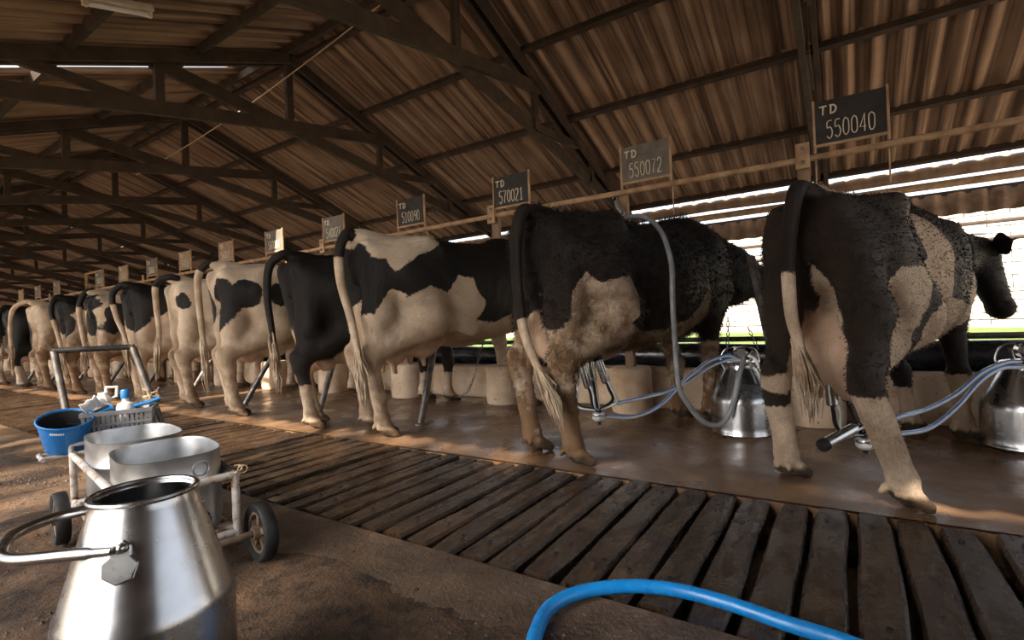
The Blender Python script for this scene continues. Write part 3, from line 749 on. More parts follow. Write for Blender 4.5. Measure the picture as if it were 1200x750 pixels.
BODIES = {}
def cow(label, loc, heading, coat_fn, pose_key='std', pose=None, tail=None, tail_split=.45, scale=1.0, brown=0.0, mud=.5, seed=1, ears=True, tail_dark=(1, 0), switch_col=-1, bare=1.0):
    root = thing('cow', label, 'cow', (loc[0], loc[1], 0), heading, 'row of black and white cows'); root.scale = (scale,) * 3
    if pose_key not in BODIES: BODIES[pose_key] = cow_body(**(pose or {}))
    v, q, P = BODIES[pose_key]
    me = np_mesh('body', v, q); x, y, z = v.T
    nr = np.zeros(len(v) * 3, np.float32); me.vertices.foreach_get('normal', nr)
    dsp = (.0065 * fbm(v, seed + 70, 7) + .0030 * fbm(v * np.array([1, 1, .45]), seed + 71, 22)) * np.clip((z - .10) * 8, 0, 1) * np.clip((2.0 - x) * 4, 0, 1)
    v2 = v + nr.reshape(-1, 3) * dsp[:, None]; me.vertices.foreach_set('co', v2.astype(np.float32).ravel()); me.update()
    wob = fbm(v, seed, 5.0) * .030 + fbm(v, seed + 50, 16) * .012
    c = coat_fn(x, y, z) + wob
    mu = np.clip(mud * (1.15 - z) * 1.3 + .15 * fbm(v, seed + 9, 4) + .25 * mud * (x < .6), 0, 2.4)
    br = np.clip(brown * (1.2 - .4 * np.abs(x - .3) + .25 * fbm(v, seed + 3, 4)), 0, 1)
    ud = np.zeros(len(v))
    if P['udder']:
        inx = (x > .06) & (x < .72) & (np.abs(y) < .20)
        ud = np.clip((.72 - .10 * (x > .55) - z + (.13 if P['pendulous'] else 0)) * 12, 0, 1) * inx * (z > .30) * np.clip((.165 - np.abs(y)) * 30, 0, 1)
        ud *= bare
    hm = np.clip((.074 - z) * 60, 0, 1)
    attrs(me, v, c, mu, br, ud, hm)
    link('body', me, MAT['coat'], root)
    # tail: tube with the coat attributes, then the switch of hair
    tl = tail or [(.02, 0, 1.385), (-.06, 0, 1.375), (-.115, 0, 1.28), (-.125, .0, 1.05), (-.115, 0, .80), (-.12, 0, .62)]
    pts = smooth_path(tl, 7); n = len(pts); rad = [.040 * (1 - i / n) ** .6 * .62 + .0135 for i in range(n)]
    rad[0] = .03
    mb = MB(); mb.tube(pts, rad, 12); tm = mb.mesh('tail', True)
    tv = np.array(mb.v); f = np.repeat(np.arange(n) / n, 12); f = np.concatenate([f])
    tc = np.where(f < tail_split, tail_dark[0], tail_dark[1]) * 2.0 - 1.0; tc = tc * np.minimum(np.abs(f - tail_split) * .9 + .002, .3)
    attrs(tm, tv, tc, np.full(len(tv), .5), np.full(len(tv), brown * .4))
    to = link('tail', tm, MAT['coat'], root)
    end = pts[-1]; dirn = (pts[-1] - pts[-4]).normalized(); mb = MB(); g = random.Random(seed); cv = []
    for k in range(130):
        b = pts[-1 - g.randrange(4 if n < 8 else 9)] + Vector((g.gauss(0, .008), g.gauss(0, .010), 0)); L = g.uniform(.14, .30)
        w = Vector((g.gauss(0, .012), g.gauss(0, .015), 0))
        e1 = b + dirn * L * .5 + w * 1.1 + Vector((0, 0, -L * .1)); e2 = b + dirn * L * .7 + w * g.uniform(-.2, 1.2) + Vector((0, 0, -L * .35))
        mb.tube([b, e1, e2], [.0062, .0052, .0010], 4, False)
    sm = mb.mesh('tail_switch', True); sv = np.array(mb.v)
    attrs(sm, sv, np.full(len(sv), switch_col * .3), np.full(len(sv), .75), np.zeros(len(sv)))
    link('tail_switch', sm, MAT['coat'], to)
    if ears:
        pl = Vector(P['poll']); mz = Vector(P['muzzle']); fwd = (mz - pl).normalized(); sid = fwd.cross(Vector((0, 0, 1))).normalized(); upn = sid.cross(fwd)
        for s in (1, -1):
            mb = MB(); vs = []; fs = []; N = 7
            for i in range(N + 1):
                t = i / N; wd = .072 * math.sin(PI * min(t * 1.05 + .12, 1)) + .006; c0 = pl - fwd * .01 + upn * .045 + sid * s * (.075 + t * .175) + upn * (.02 * t) - fwd * (.03 * t)
                nrm = (fwd * .35 + upn * -.2)
                for k in range(6):
                    a = 2 * PI * k / 6; vs.append(c0 + fwd * math.cos(a) * wd + upn * math.sin(a) * .012 + upn * (.25 * abs(math.cos(a)) * wd))
            fs = [(i * 6 + k, i * 6 + (k + 1) % 6, i * 6 + 6 + (k + 1) % 6, i * 6 + 6 + k) for i in range(N) for k in range(6)] + [tuple(range(N * 6, N * 6 + 6))]
            mb.add(vs, fs); em = mb.mesh('ear', True); ev = np.array(mb.v); attrs(em, ev, np.full(len(ev), .3), np.zeros(len(ev)), np.full(len(ev), .3))
            eo = link('ear', em, MAT['coat'], root)
            if s < 0:
                c0 = pl + upn * .02 + sid * s * .17 + fwd * .03; mb = MB(); mb.box(c0, (.008, .05, .06), Matrix((fwd, sid, upn)).transposed()); make('ear_tag', mb, MAT['tagyellow'], eo, bevel=.003)
    return root

def hair_coat(root, n, length, seed, zmin=.45, spine=0, parts=None):
    """short standing hair over the body, one mesh; takes the coat colour at each root"""
    body = [o for o in root.children if o.name.startswith('body')][0]; me = body.data; g = np.random.default_rng(seed)
    nv = len(me.vertices); co = np.zeros(nv * 3, np.float32); me.vertices.foreach_get('co', co); co = co.reshape(-1, 3)
    nr = np.zeros(nv * 3, np.float32); me.vertices.foreach_get('normal', nr); nr = nr.reshape(-1, 3)
    A = {}
    for k in ('coat', 'mud', 'brown', 'skin'): a = np.zeros(nv, np.float32); me.attributes[k].data.foreach_get('value', a); A[k] = a
    w = ((co[:, 2] > zmin) & (A['skin'] < .2) & (co[:, 0] < 2.4)).astype(float)
    pick = g.choice(nv, n, p=w / w.sum())
    if spine:
        wt = ((np.abs(co[:, 1]) < .09) & (co[:, 2] > 1.33) & (co[:, 0] < 1.5)).astype(float); pick = np.concatenate([pick, g.choice(nv, spine, p=wt / wt.sum())])
    n2 = len(pick); p = co[pick] + g.normal(size=(n2, 3)) * .005; N = nr[pick]
    L = length * g.uniform(.5, 1.3, n2)
    if spine: L[n:] *= 1.7
    flow = np.array([-.55, 0, -.75]) + g.normal(size=(n2, 3)) * .35; lift = .38 + .5 * (np.arange(n2) >= n)
    d = flow * (1 - lift)[:, None] + N * lift[:, None]; d /= np.linalg.norm(d, axis=1)[:, None]
    t1 = np.cross(d, N); t1 /= np.linalg.norm(t1, axis=1)[:, None] + 1e-6; r = (.0016 + .0006 * g.random(n2))[:, None]
    V_ = np.stack([p - t1 * r - N * .003, p + t1 * r - N * .003, p + N * r * 1.2, p + d * L[:, None]], 1).reshape(-1, 3)
    b = np.arange(n2)[:, None] * 4; F_ = np.concatenate([b + np.array([[0, 1, 3]]), b + np.array([[1, 2, 3]]), b + np.array([[2, 0, 3]])])
    hm = bpy.data.meshes.new('coat_hair'); hm.vertices.add(len(V_)); hm.vertices.foreach_set('co', V_.astype(np.float32).ravel()); hm.loops.add(F_.size); hm.loops.foreach_set('vertex_index', F_.ravel().astype(np.int32)); hm.polygons.add(len(F_))
    hm.polygons.foreach_set('loop_start', np.arange(0, F_.size, 3, dtype=np.int32)); hm.polygons.foreach_set('loop_total', np.full(len(F_), 3, np.int32)); hm.update(calc_edges=True)
    q = np.repeat(pick, 4); attrs(hm, V_, A['coat'][q], A['mud'][q], A['brown'][q])
    o = link('coat_hair', hm, MAT['coat'], root); o['kind'] = 'stuff'

def blob(x, y, z, spec, side=None):
    """union of ellipsoidal patches in cow space, positive inside"""
    d = np.full(len(x), -9.0)
    for (cx, cy, cz, rx, ry, rz) in spec:
        k = np.sqrt(((x - cx) / rx) ** 2 + ((y - cy) / ry) ** 2 + ((z - cz) / rz) ** 2); d = np.maximum(d, (1 - k) * min(rx, ry, rz))
    return d

def side(y, d, soft=.02):            # keep a patch to the right flank
    return np.minimum(d, (-y + soft))
def W(*ds): return -np.maximum.reduce(ds)

# first cow, nearest on the right: brownish black with a pale belt
def coat1(x, y, z):
    belt = side(y, poly_sd(x, z, [(.50, 1.50), (.74, 1.50), (.97, 1.30), (.99, 1.13), (.86, .97), (.84, .86), (1.22, .80), (1.52, .98), (1.56, .84), (1.25, .62), (.95, .50), (.25, .58), (.34, .78), (.47, .87), (.46, .98), (.60, 1.07), (.57, 1.19), (.62, 1.32)]), .05)
    spine = np.minimum(poly_sd(x, y, [(.06, .02), (.3, .05), (.75, .12), (1.5, .09), (1.5, -.03), (.95, -.08), (.75, -.30), (.60, -.17), (.52, -.15), (.44, -.30), (.36, -.20), (.22, -.12), (.06, -.06)]), z - 1.20)
    leg = side(y, poly_sd(x, z, [(.22, 1.02), (.45, 1.00), (.36, .87), (.22, .69), (.16, .50), (.2, -.1), (-.3, -.1), (-.3, .47), (-.05, .47), (.06, .50), (.06, .62), (.12, .80)]), -.03)
    esc = np.minimum(poly_sd(y, z, [(-.01, 1.06), (-.07, .97), (-.115, .80), (-.13, .62), (-.13, .40), (.05, .40), (.04, .80), (.02, .93)]), .34 - x)
    low = np.maximum(np.minimum(.37 - z, .9 - x), np.minimum(np.where(y < 0, .40, .30) - z, x - .9))
    hockspot = blob(x, y, z, [(.0, .17, .50, .06, .10, .05)])
    inner = np.minimum(poly_sd(y, z, [(.03, .84), (.10, .70), (.12, .48), (.05, .40), (.0, .6)]), .25 - x)
    return W(belt, spine, leg, esc, low, hockspot, inner)
cw1 = cow('large brownish black cow with a pale belt and thick pale udder, nearest on the right', (2.46, .13), math.radians(-19), coat1, 'c1',
    dict(rear=[(.14, .18), (.07, -.31)], toe=[0, -.75, 0, -.1], hock=[(.03, .175, .50), (-.02, -.215, .53)], front=[(1.62, .06), (1.56, -.22)], udder=1.0, pendulous=.13, leg=1.22, neck=1.05,
         poll=(2.22, -.20, 1.17), muzzle=(2.32, -.30, .76), res=.0125),
    tail=[(.03, 0, 1.385), (-.06, .0, 1.375), (-.115, .005, 1.25), (-.11, .03, 1.05), (-.10, .03, .82), (-.09, .01, .70), (-.085, .0, .63)], tail_split=.52, scale=.93, brown=.62, mud=.40, seed=21)

# second cow: long haired black with dirty brown thigh and belly
def coat2(x, y, z):
    thigh = side(y, poly_sd(x, z, [(.09, .93), (.17, 1.02), (.24, .95), (.36, .98), (.47, 1.0), (.50, .90), (.47, .79), (.40, .74), (.60, .68), (1.05, .76), (1.28, .99), (1.24, .80), (1.10, .60), (.86, .40), (.3, .40), (.35, -.1), (-.4, -.1), (-.4, .45), (-.10, .62), (.06, .80)]), .03)
    rear = np.minimum(poly_sd(y, z, [(.02, .86), (-.08, .73), (-.07, .40), (.30, .40), (.30, .66), (.20, .70), (.10, .80)]), .30 - x)
    low = np.maximum(np.minimum(.52 - z, .9 - x), np.minimum(np.where(y < 0, .58, .70) - z, x - .9))
    return W(thigh, rear, low)
cw2 = cow('long-haired black cow with muddy brown thigh, a grey hose hung over its back', (2.37, 1.43), math.radians(-18), coat2, 'c2',
    dict(rear=[(.14, .20), (.10, -.18)], toe=[0, -.35, 0, 0], front=[(1.50, .10), (1.58, -.10)], udder=1.0, pendulous=.03, leg=1.15, neck=1.28, poll=(2.20, -.22, 1.02), muzzle=(2.50, -.34, .64), res=.0125),
    tail=[(.03, 0, 1.385), (-.06, -.02, 1.37), (-.115, -.03, 1.25), (-.12, -.02, 1.06), (-.115, -.03, .86), (-.11, -.06, .70), (-.105, -.13, .56), (-.10, -.19, .47)], tail_split=.62, brown=.18, mud=1.35, seed=22)

# third cow: black over white, seen along its flank
def coat3(x, y, z):
    top = np.minimum(side(y, poly_sd(x, z, [(-.02, 1.30), (.03, 1.50), (.60, 1.50), (.62, 1.36), (.42, 1.26), (.31, 1.21), (.15, 1.10), (.11, 1.20), (.03, 1.22)]), .12), z - 1.0)
    sd_ = side(y, poly_sd(x, z, [(.05, .90), (.13, 1.01), (.25, .94), (.40, 1.02), (.56, .96), (.66, 1.10), (.79, 1.09), (.82, .97), (.90, .90), (.80, .76), (1.0, .74), (1.34, .86), (1.40, .50), (.9, -.1), (-.4, -.1), (-.4, .66), (-.05, .74)]), .25)
    low = np.minimum(.62 - z, 3 - x); rear = np.minimum(poly_sd(y, z, [(-.4, .86), (-.1, .84), (.0, .90), (.10, .80), (.4, .80), (.4, .2), (-.4, .2)]), .2 - x)
    left = blob(x, y, z, [(.9, .3, .7, .45, .25, .25), (.2, .2, .5, .3, .2, .4)])
    return W(top, sd_, low, rear, left)
cw3 = cow('black and white cow with white hindquarters and a jagged pale flank patch, full udder hanging', (2.38, 2.90), math.radians(-12), coat3, 'c3',
    dict(rear=[(.20, .26), (.10, -.13)], toe=[-.3, -.35, 0, 0], front=[(1.50, .17), (1.46, -.17)], udder=1.12, pendulous=.035, teats=True, res=.0145),
    tail=[(.03, 0, 1.385), (-.05, .0, 1.375), (-.105, .0, 1.25), (-.115, -.03, 1.05), (-.105, -.12, .82), (-.10, -.18, .62), (-.10, -.21, .50)], tail_split=.36, scale=1.05, brown=.0, mud=.48, seed=23)

# fourth cow: black with white socks
def coat4(x, y, z): return W(np.minimum(.36 - z, 1 - x), np.minimum(.30 - z, x - 1), blob(x, y, z, [(.42, 0, .60, .30, .2, .16)]))
cow('black cow with white socks and swollen udder beside the white cow', (2.36, 3.66), math.radians(-6), coat4, 'c4',
    dict(rear=[(.24, .12), (.08, -.12)], toe=[-.2, -.4, 0, 0], udder=1.25, pendulous=.05, res=.019),
    tail=[(.03, 0, 1.385), (-.06, .0, 1.375), (-.13, .05, 1.28), (-.15, .06, 1.05), (-.14, .03, .80), (-.13, .02, .58)], tail_split=.88, brown=.05, mud=.45, seed=24)

# fifth cow: white with black rump patch
def coat5(x, y, z): return np.maximum.reduce([blob(x, y, z, [(.02, -.13, 1.06, .20, .13, .22), (.0, -.06, .92, .16, .13, .15), (.14, -.26, 1.10, .15, .15, .13), (.02, .16, 1.02, .12, .10, .20), (.42, -.30, 1.10, .09, .14, .12), (1.1, -.3, 1.15, .26, .25, .28), (.8, .3, 1.1, .4, .2, .2)]), -9 + 0 * x])
cow('cream white cow with a black patch on the rump and a round black flank spot', (2.42, 4.92), math.radians(-6), coat5, 'std',
    dict(rear=[(.16, .15), (.08, -.15)], toe=[-.2, -.4, 0, 0], udder=1.2, pendulous=.03, res=.019),
    tail=[(.03, 0, 1.385), (-.06, .02, 1.375), (-.12, .06, 1.27), (-.12, .07, 1.06), (-.11, .05, .74), (-.11, .02, .52)], tail_split=.32, scale=1.04, mud=.50, seed=25)
def coat6(x, y, z): return blob(x, y, z, [(.02, -.15, 1.13, .07, .09, .075), (1.15, -.2, 1.2, .3, .3, .25)])
cow('cream white cow with a tiny black spot and a black tail root', (2.50, 5.98), math.radians(2), coat6, 'std',
    tail=[(.05, -.04, 1.385), (-.05, -.01, 1.40), (-.125, .08, 1.33), (-.13, .09, 1.12), (-.12, .07, .80), (-.12, .12, .60)], tail_split=.42, mud=.60, seed=26)
def coat7(x, y, z): return np.maximum(blob(x, y, z, [(.10, 0, 1.22, .34, .36, .28), (.0, -.05, .98, .2, .20, .16), (.9, -.2, 1.1, .2, .3, .2)]), -9)
cow('cow with a black rump above white hind legs, beyond the cream cows', (2.42, 6.88), math.radians(8), coat7, 'std',
    tail=[(.05, .0, 1.385), (-.05, .03, 1.39), (-.125, .10, 1.27), (-.13, .02, 1.02), (-.12, -.10, .80), (-.12, -.14, .60)], tail_split=.48, mud=.60, seed=27)
def coat8(x, y, z): return blob(x, y, z, [(.05, .02, 1.25, .22, .22, .12), (.0, .02, .98, .16, .14, .20), (.18, -.26, 1.08, .17, .16, .16), (.1, -.15, .92, .12, .14, .14)])
cow('pale tan and white cow with irregular black patches behind the trolley handle', (2.42, 8.05), math.radians(12), coat8, 'std',
    tail=[(.05, .0, 1.385), (-.05, .02, 1.38), (-.12, .04, 1.2), (-.13, .0, .95), (-.12, -.03, .72), (-.12, -.03, .6)], tail_split=.4, mud=1.2, seed=28)
def coat9(x, y, z): return blob(x, y, z, [(.10, .05, 1.22, .26, .30, .22), (.02, -.06, 1.0, .16, .16, .2)])
cow('tan cow with a narrow black rump seen above the trolley handle', (2.42, 9.22), math.radians(16), coat9, 'std',
    tail=[(.05, .0, 1.385), (-.05, .02, 1.38), (-.12, .0, 1.2), (-.13, -.1, .95), (-.12, -.16, .72), (-.12, -.18, .6)], tail_split=.5, mud=1.2, seed=29)
def coat10(x, y, z): return blob(x, y, z, [(.8, .3, 1.0, .3, .3, .3), (-.02, .2, .92, .16, .10, .26)])
cow('pale tan cow without dark patches and with a long white tail, far left', (2.44, 10.55), math.radians(15), coat10, 'std',
    tail=[(.05, .0, 1.385), (-.05, .10, 1.40), (-.12, .26, 1.30), (-.13, .34, 1.05), (-.12, .36, .75), (-.12, .36, .55)], tail_split=.0, tail_dark=(0, 0), mud=1.2, seed=30)
cow('black cow with white feet at the far left edge of the row', (2.42, 11.85), math.radians(15), coat4, 'c4', tail_split=.9, mud=.2, seed=31)
cow('dark rumped cow farthest along the row, almost hidden at the left', (2.42, 13.1), math.radians(15), coat7, 'std', seed=32)
# hair: long and shaggy on the second cow, short on its neighbours
hair_coat(cw2, 26000, .030, 61, .30, 900)
hair_coat(cw1, 26000, .014, 62, .25)
hair_coat(cw3, 16000, .013, 63, .25)

# ================================================================== NUMBER BOARDS
GL = {'0': [[(.5, 1), (.15, .85), (.08, .5), (.15, .15), (.5, 0), (.85, .15), (.92, .5), (.85, .85), (.5, 1)]], '1': [[(.25, .8), (.55, 1), (.55, 0)], [(.25, 0), (.85, 0)]],
      '2': [[(.1, .8), (.3, 1), (.75, .98), (.9, .75), (.6, .42), (.1, .02), (.95, .02)]], '3': [[(.1, .95), (.7, 1), (.85, .75), (.45, .55), (.9, .3), (.6, 0), (.1, .08)]], '4': [[(.75, 0), (.75, 1), (.08, .25), (.95, .28)]],
      '5': [[(.9, 1), (.2, .97), (.15, .58), (.6, .62), (.9, .35), (.75, .05), (.4, -.02), (.1, .12)]], '6': [[(.8, .98), (.3, .8), (.1, .4), (.25, .05), (.65, .0), (.9, .25), (.7, .5), (.2, .42)]],
      '7': [[(.1, .97), (.92, 1), (.5, .45), (.4, 0)]], '8': [[(.5, .55), (.15, .75), (.5, 1), (.85, .75), (.5, .55), (.1, .25), (.5, 0), (.9, .25), (.5, .55)]], '9': [[(.88, .6), (.5, .45), (.12, .7), (.5, 1), (.88, .75), (.85, .3), (.6, 0)]],
      'T': [[(.0, .95), (1, 1)], [(.5, .97), (.45, 0)]], 'D': [[(.25, .95), (.2, .02)], [(.05, .98), (.6, .97), (.95, .6), (.75, .12), (.1, 0)]]}
boards = [(-.07, '550040', 'slate'), (1.275, '550072', 'slate2'), (2.55, '570021', 'slate'), (3.84, '510090', 'slate'), (5.14, '540027', 'slate2'), (6.40, '560084', 'slate2'), (7.65, '560071', 'slate3'), (8.93, '560051', 'slate3'), (10.17, '550061', 'slate2'), (11.4, '550034', 'slate3'), (12.6, '540018', 'slate2'), (15.2, '', 'slate2'), (16.6, '', 'slate2'), (18.0, '', 'slate3')]
for i, (by, num, mt) in enumerate(boards):
    if i < 6: lab = '%s lettered TD %s on the rail, %s board from the right' % ({'slate': 'dark chalkboard', 'slate2': 'greyed chalkboard'}[mt], num, nums[i])
    else: lab = 'small chalk-marked number board on the rail, %s board from the right' % nums[i]
    t = thing('number_board', lab, 'sign', (3.932, by, 1.807), 0, 'cow number boards on the rail')
    mb = MB(); mb.box((0, 0, .190), (.012, .385, .285)); make('board', mb, MAT[mt], t)
    for s in (1, -1):
        mb = MB(); mb.box((-.002, s * .198, .172), (.018, .014, .345)); make('frame_stick', mb, MAT['rail'], t)
    mb = MB(); mb.box((-.004, 0, .044), (.02, .40, .015)); make('frame_ledge', mb, MAT['rail'], t)
    g = random.Random(i); mb = MB()
    def write(txt, y0, z0, w, h, gap, r):
        for ch in txt:
            for st_ in GL[ch]:
                P_ = [(-.0095, y0 - a * w + g.uniform(-.001, .001), z0 + b * h + g.uniform(-.002, .002)) for a, b in st_]
                P_ = smooth_path(P_, 3) if len(P_) > 2 and ch not in '4717' else P_
                mb.tube(P_, r, 5)
            y0 -= w + gap
    write('TD', .165, .240, .042, .055, .012, .0055)
    if num: write(num, .13, .085, .036, .11, .009, .0035 if i != 2 else .0045)
    make('chalk_lettering', mb, MAT['chalk'], t)
# thin steel rods that carry the boards, drooping below the rail
for i, (by, num, mt) in enumerate(boards[:6]):
    t = thing('board_stake', 'pair of thin rusty stakes below the %s number board from the right' % nums[i], 'stake', (3.966, by, 1.55))
    for s in (1, -1):
        mb = MB(); mb.tube([(.0, s * .197, 0), (.0, s * .197, .27)], .005, 6); make('stake', mb, MAT['rail'], t, True)

# ================================================================== MILKING EQUIPMENT
def frame_to(d):
    d = Vector(d).normalized(); return d.to_track_quat('Z', 'Y').to_matrix()
def milk_bucket(loc, rz, lab):
    t = thing('milking_bucket', lab, 'milk bucket', loc, rz, 'milking buckets on the stall floor')
    mb = MB(); mb.lathe([(.0001, .012), (.172, .012), (.176, .0), (.188, .0), (.193, .010), (.190, .022), (.186, .030), (.188, .060), (.187, .205), (.184, .228), (.176, .246), (.098, .402), (.090, .418), (.090, .440)], 48)
    make('body', mb, MAT['steel'], t, True, ang=35)
    mb = MB(); mb.lathe([(.100, .436), (.102, .446), (.094, .456), (.05, .464), (.0001, .466)], 40); mb.lathe([(.10, .436), (.0001, .436)], 40)
    lid = make('lid', mb, MAT['steel'], t, True, ang=35)
    mb = MB(); mb.lathe([(.0001, -.035), (.030, -.035), (.040, -.026), (.040, .026), (.030, .035), (.0001, .035)], 24, (-.02, .0, .515), Matrix.Rotation(PI / 2, 3, 'Y'))
    mb.lathe([(.022, .455), (.018, .49)], 14, (-.02, 0, 0)); make('pulsator', mb, MAT['steel'], lid, True, ang=35)
    mb = MB(); mb.lathe([(.0001, -.061), (.027, -.061), (.031, -.055)], 20, (0, 0, .515), Matrix.Rotation(PI / 2, 3, 'Y')); make('pulsator_face', mb, MAT['alu'], lid, True)
    for s in (1, -1):
        mb = MB(); mb.tube([(-.03, s * .055, .455), (-.03, s * .06, .50), (-.05, s * .075, .525)], .011, 10); make('hose_spout', mb, MAT['steel'], lid, True)
    mb = MB(); mb.tube(smooth_path([(.0, -.09, .40), (.01, -.115, .47), (.01, -.07, .545), (.01, .07, .545), (.01, .115, .47), (0, .09, .40)], 6), .0075, 8); make('handle', mb, MAT['steel'], t, True)
    mb = MB(); mb.tube(smooth_path([(-.06, -.04, .50), (-.085, -.075, .47), (-.10, -.10, .40), (-.125, -.11, .36)], 5), .010, 8); make('latch', mb, MAT['white'], t, True)
    return t
milk_bucket((3.53, .58, 0), .35, 'steel milking bucket with lid and hoses between the two nearest cows')
milk_bucket((3.72, -.78, 0), .2, 'steel milking bucket cut by the right edge of the photo')

def P3(lst): return [px(a, b, X=c) for a, b, c in lst]
def hose(name, lab, pts, r, mat, stripe=None, parent=None, n=8):
    path = smooth_path(pts, n)
    if stripe is None:
        mb = MB(); mb.tube(path, r, 12); o = make(name, mb, MAT[mat], parent, True)
        return tag(o, lab, 'hose') if parent is None else o
    t = thing(name, lab, 'hose', tuple(path[0])); off = path[0]
    mb = MB(); mb.tube([p - off for p in path], r, 12); make('hose_wall', mb, MAT[mat], t, True)
    mb = MB(); mb.tube([p - off + Vector((-r * .62, -r * .25, r * .62)) for p in path], r * .36, 6); make('stripe', mb, MAT['stripe'], t, True)
    return t

def teat_cup(t, a, b, claw, bend, metal=True):
    a, b, claw = Vector(a), Vector(b), Vector(claw); d = (b - a)
    m = frame_to(d); L = d.length
    mb = MB(); mb.lathe([(.021, 0), (.025, .004), (.025, L * .93), (.018, L)], 16, a, m); c = make('teat_cup', mb, MAT['steel'], t, True, ang=35)
    mb = MB(); mb.lathe([(.0001, -.022), (.024, -.022), (.028, -.012), (.028, .010), (.0255, .014)], 16, a, m); make('rubber_lip', mb, MAT['rubber'], c, True)
    mb = MB(); mb.tube(smooth_path([b - d * .02, b + d * .22, (b + claw) / 2 + Vector(bend), claw], 6), .0085, 8); make('milk_tube', mb, MAT['rubber'], c, True)
    mb = MB(); o_ = Vector((-.012, -.016, 0)); mb.tube(smooth_path([b - d * .12 + o_, b + d * .2 + o_ * 1.6, (b + claw) / 2 + Vector(bend) * 1.2 + o_ * 1.5, claw + o_ * .4], 6), .005, 8); make('pulse_tube', mb, MAT['clearhose'], c, True)
def claw_piece(t, c):
    mb = MB(); mb.lathe([(.0001, -.030), (.026, -.030), (.038, -.018), (.040, .004), (.034, .016), (.0001, .020)], 22, c); make('claw_bowl', mb, MAT['white'], t, True, ang=35)
    mb = MB(); mb.lathe([(.041, .0), (.043, .006), (.041, .012)], 22, c); make('claw_ring', mb, MAT['steel'], t, True)
    mb = MB(); mb.lathe([(.0001, -.052), (.010, -.052), (.010, -.030)], 12, c); mb.lathe([(.012, .018), (.020, .024), (.018, .040), (.0001, .042)], 14, c); make('claw_valve', mb, MAT['rubber'], t, True)

XC = 2.70
cl = px(702, 487, X=XC)
t = thing('milking_cluster', 'milking cluster with four steel cups hanging from the second cow', 'milking cluster', (0, 0, 0), 0, 'milking clusters')
for a, b, bend in (((681, 424, XC - .03), (690, 455, XC - .03), (-.02, 0, -.03)), ((690, 418, XC + .08), (695, 447, XC + .06), (0, 0, -.03)), ((700, 420, XC - .02), (711, 449, XC - .02), (.02, -.05, -.02)), ((675, 432, XC + .08), (674, 452, XC + .06), (-.02, .05, -.04))):
    teat_cup(t, px(a[0], a[1], X=a[2]), px(b[0], b[1], X=b[2]), cl + Vector((0, 0, .03)), bend)
claw_piece(t, cl)
cl1 = px(1014, 518, X=2.74)
t = thing('milking_cluster', 'milking cluster of the nearest cow with one loose cup hanging sideways', 'milking cluster', (0, 0, 0), 0, 'milking clusters')
for a, b, bend in (((973, 446, 2.64), (976, 476, 2.64), (.0, .04, -.04)), ((988, 447, 2.78), (994, 470, 2.76), (0, 0, -.03)), ((966, 521, 2.55), (1003, 501, 2.66), (0, -.01, .02)), ((1000, 446, 2.80), (1004, 470, 2.80), (0, 0, -.03))):
    teat_cup(t, px(a[0], a[1], X=a[2]), px(b[0], b[1], X=b[2]), cl1 + Vector((0, 0, .03)), bend)
claw_piece(t, cl1)
hose('milk_hose', 'clear blue-striped hose sagging low from the second cow cluster to its bucket', P3([(710, 488, 2.72), (745, 488, 2.85), (775, 474, 3.02), (802, 446, 3.2), (830, 424, 3.36), (852, 417, 3.45), (863, 420, 3.48)]), .0115, 'clearhose', True)
hose('milk_hose', 'clear blue-striped hose taut from the second cow cluster to its bucket', P3([(712, 474, 2.74), (745, 468, 2.88), (778, 460, 3.05), (805, 448, 3.22), (835, 428, 3.40), (858, 421, 3.48), (872, 422, 3.5)]), .0115, 'clearhose', True)
hose('milk_hose', 'clear blue-striped hose rising from behind the near hind leg to the right bucket', P3([(1022, 507, 2.76), (1050, 490, 2.95), (1085, 480, 3.15), (1120, 462, 3.35), (1150, 437, 3.5), (1178, 425, 3.6), (1196, 424, 3.64)]), .0115, 'clearhose', True)
hose('milk_hose', 'clear blue-striped hose drooping to the floor before the right bucket', P3([(1024, 515, 2.76), (1052, 509, 2.92), (1088, 502, 3.1), (1120, 478, 3.3), (1148, 447, 3.46), (1172, 432, 3.56), (1198, 430, 3.64)]), .0115, 'clearhose', True)
def on_cow2(x, y, z):
    c_, s_ = math.cos(math.radians(-18)), math.sin(math.radians(-18)); return Vector((2.37 + x * c_ - y * s_, 1.43 + x * s_ + y * c_, z))
hose('vacuum_hose', 'grey rubber hose hung over the black cow and down to the steel bucket', P3([(722, 236, 3.92), (724, 243, 3.86), (730, 249, 3.70)]) + [on_cow2(.95, .16, 1.44), on_cow2(.87, .0, 1.432), on_cow2(.84, -.16, 1.395), on_cow2(.81, -.29, 1.27), on_cow2(.77, -.37, 1.08), on_cow2(.73, -.395, .90), on_cow2(.73, -.395, .74)] + P3([(795, 448, 2.98), (804, 470, 3.02), (824, 494, 3.12), (845, 497, 3.22), (858, 476, 3.29), (866, 440, 3.33), (872, 420, 3.42)]), .0155, 'greyhose')
# loose cable looped on the rail above the second cow
hose('rail_cable', 'short grey cable looped over the rail above the second cow', P3([(718, 233, 3.93), (720, 228, 3.96), (723, 233, 3.98), (722, 241, 3.97), (727, 248, 3.93), (736, 250, 3.86)]), .006, 'greyhose')

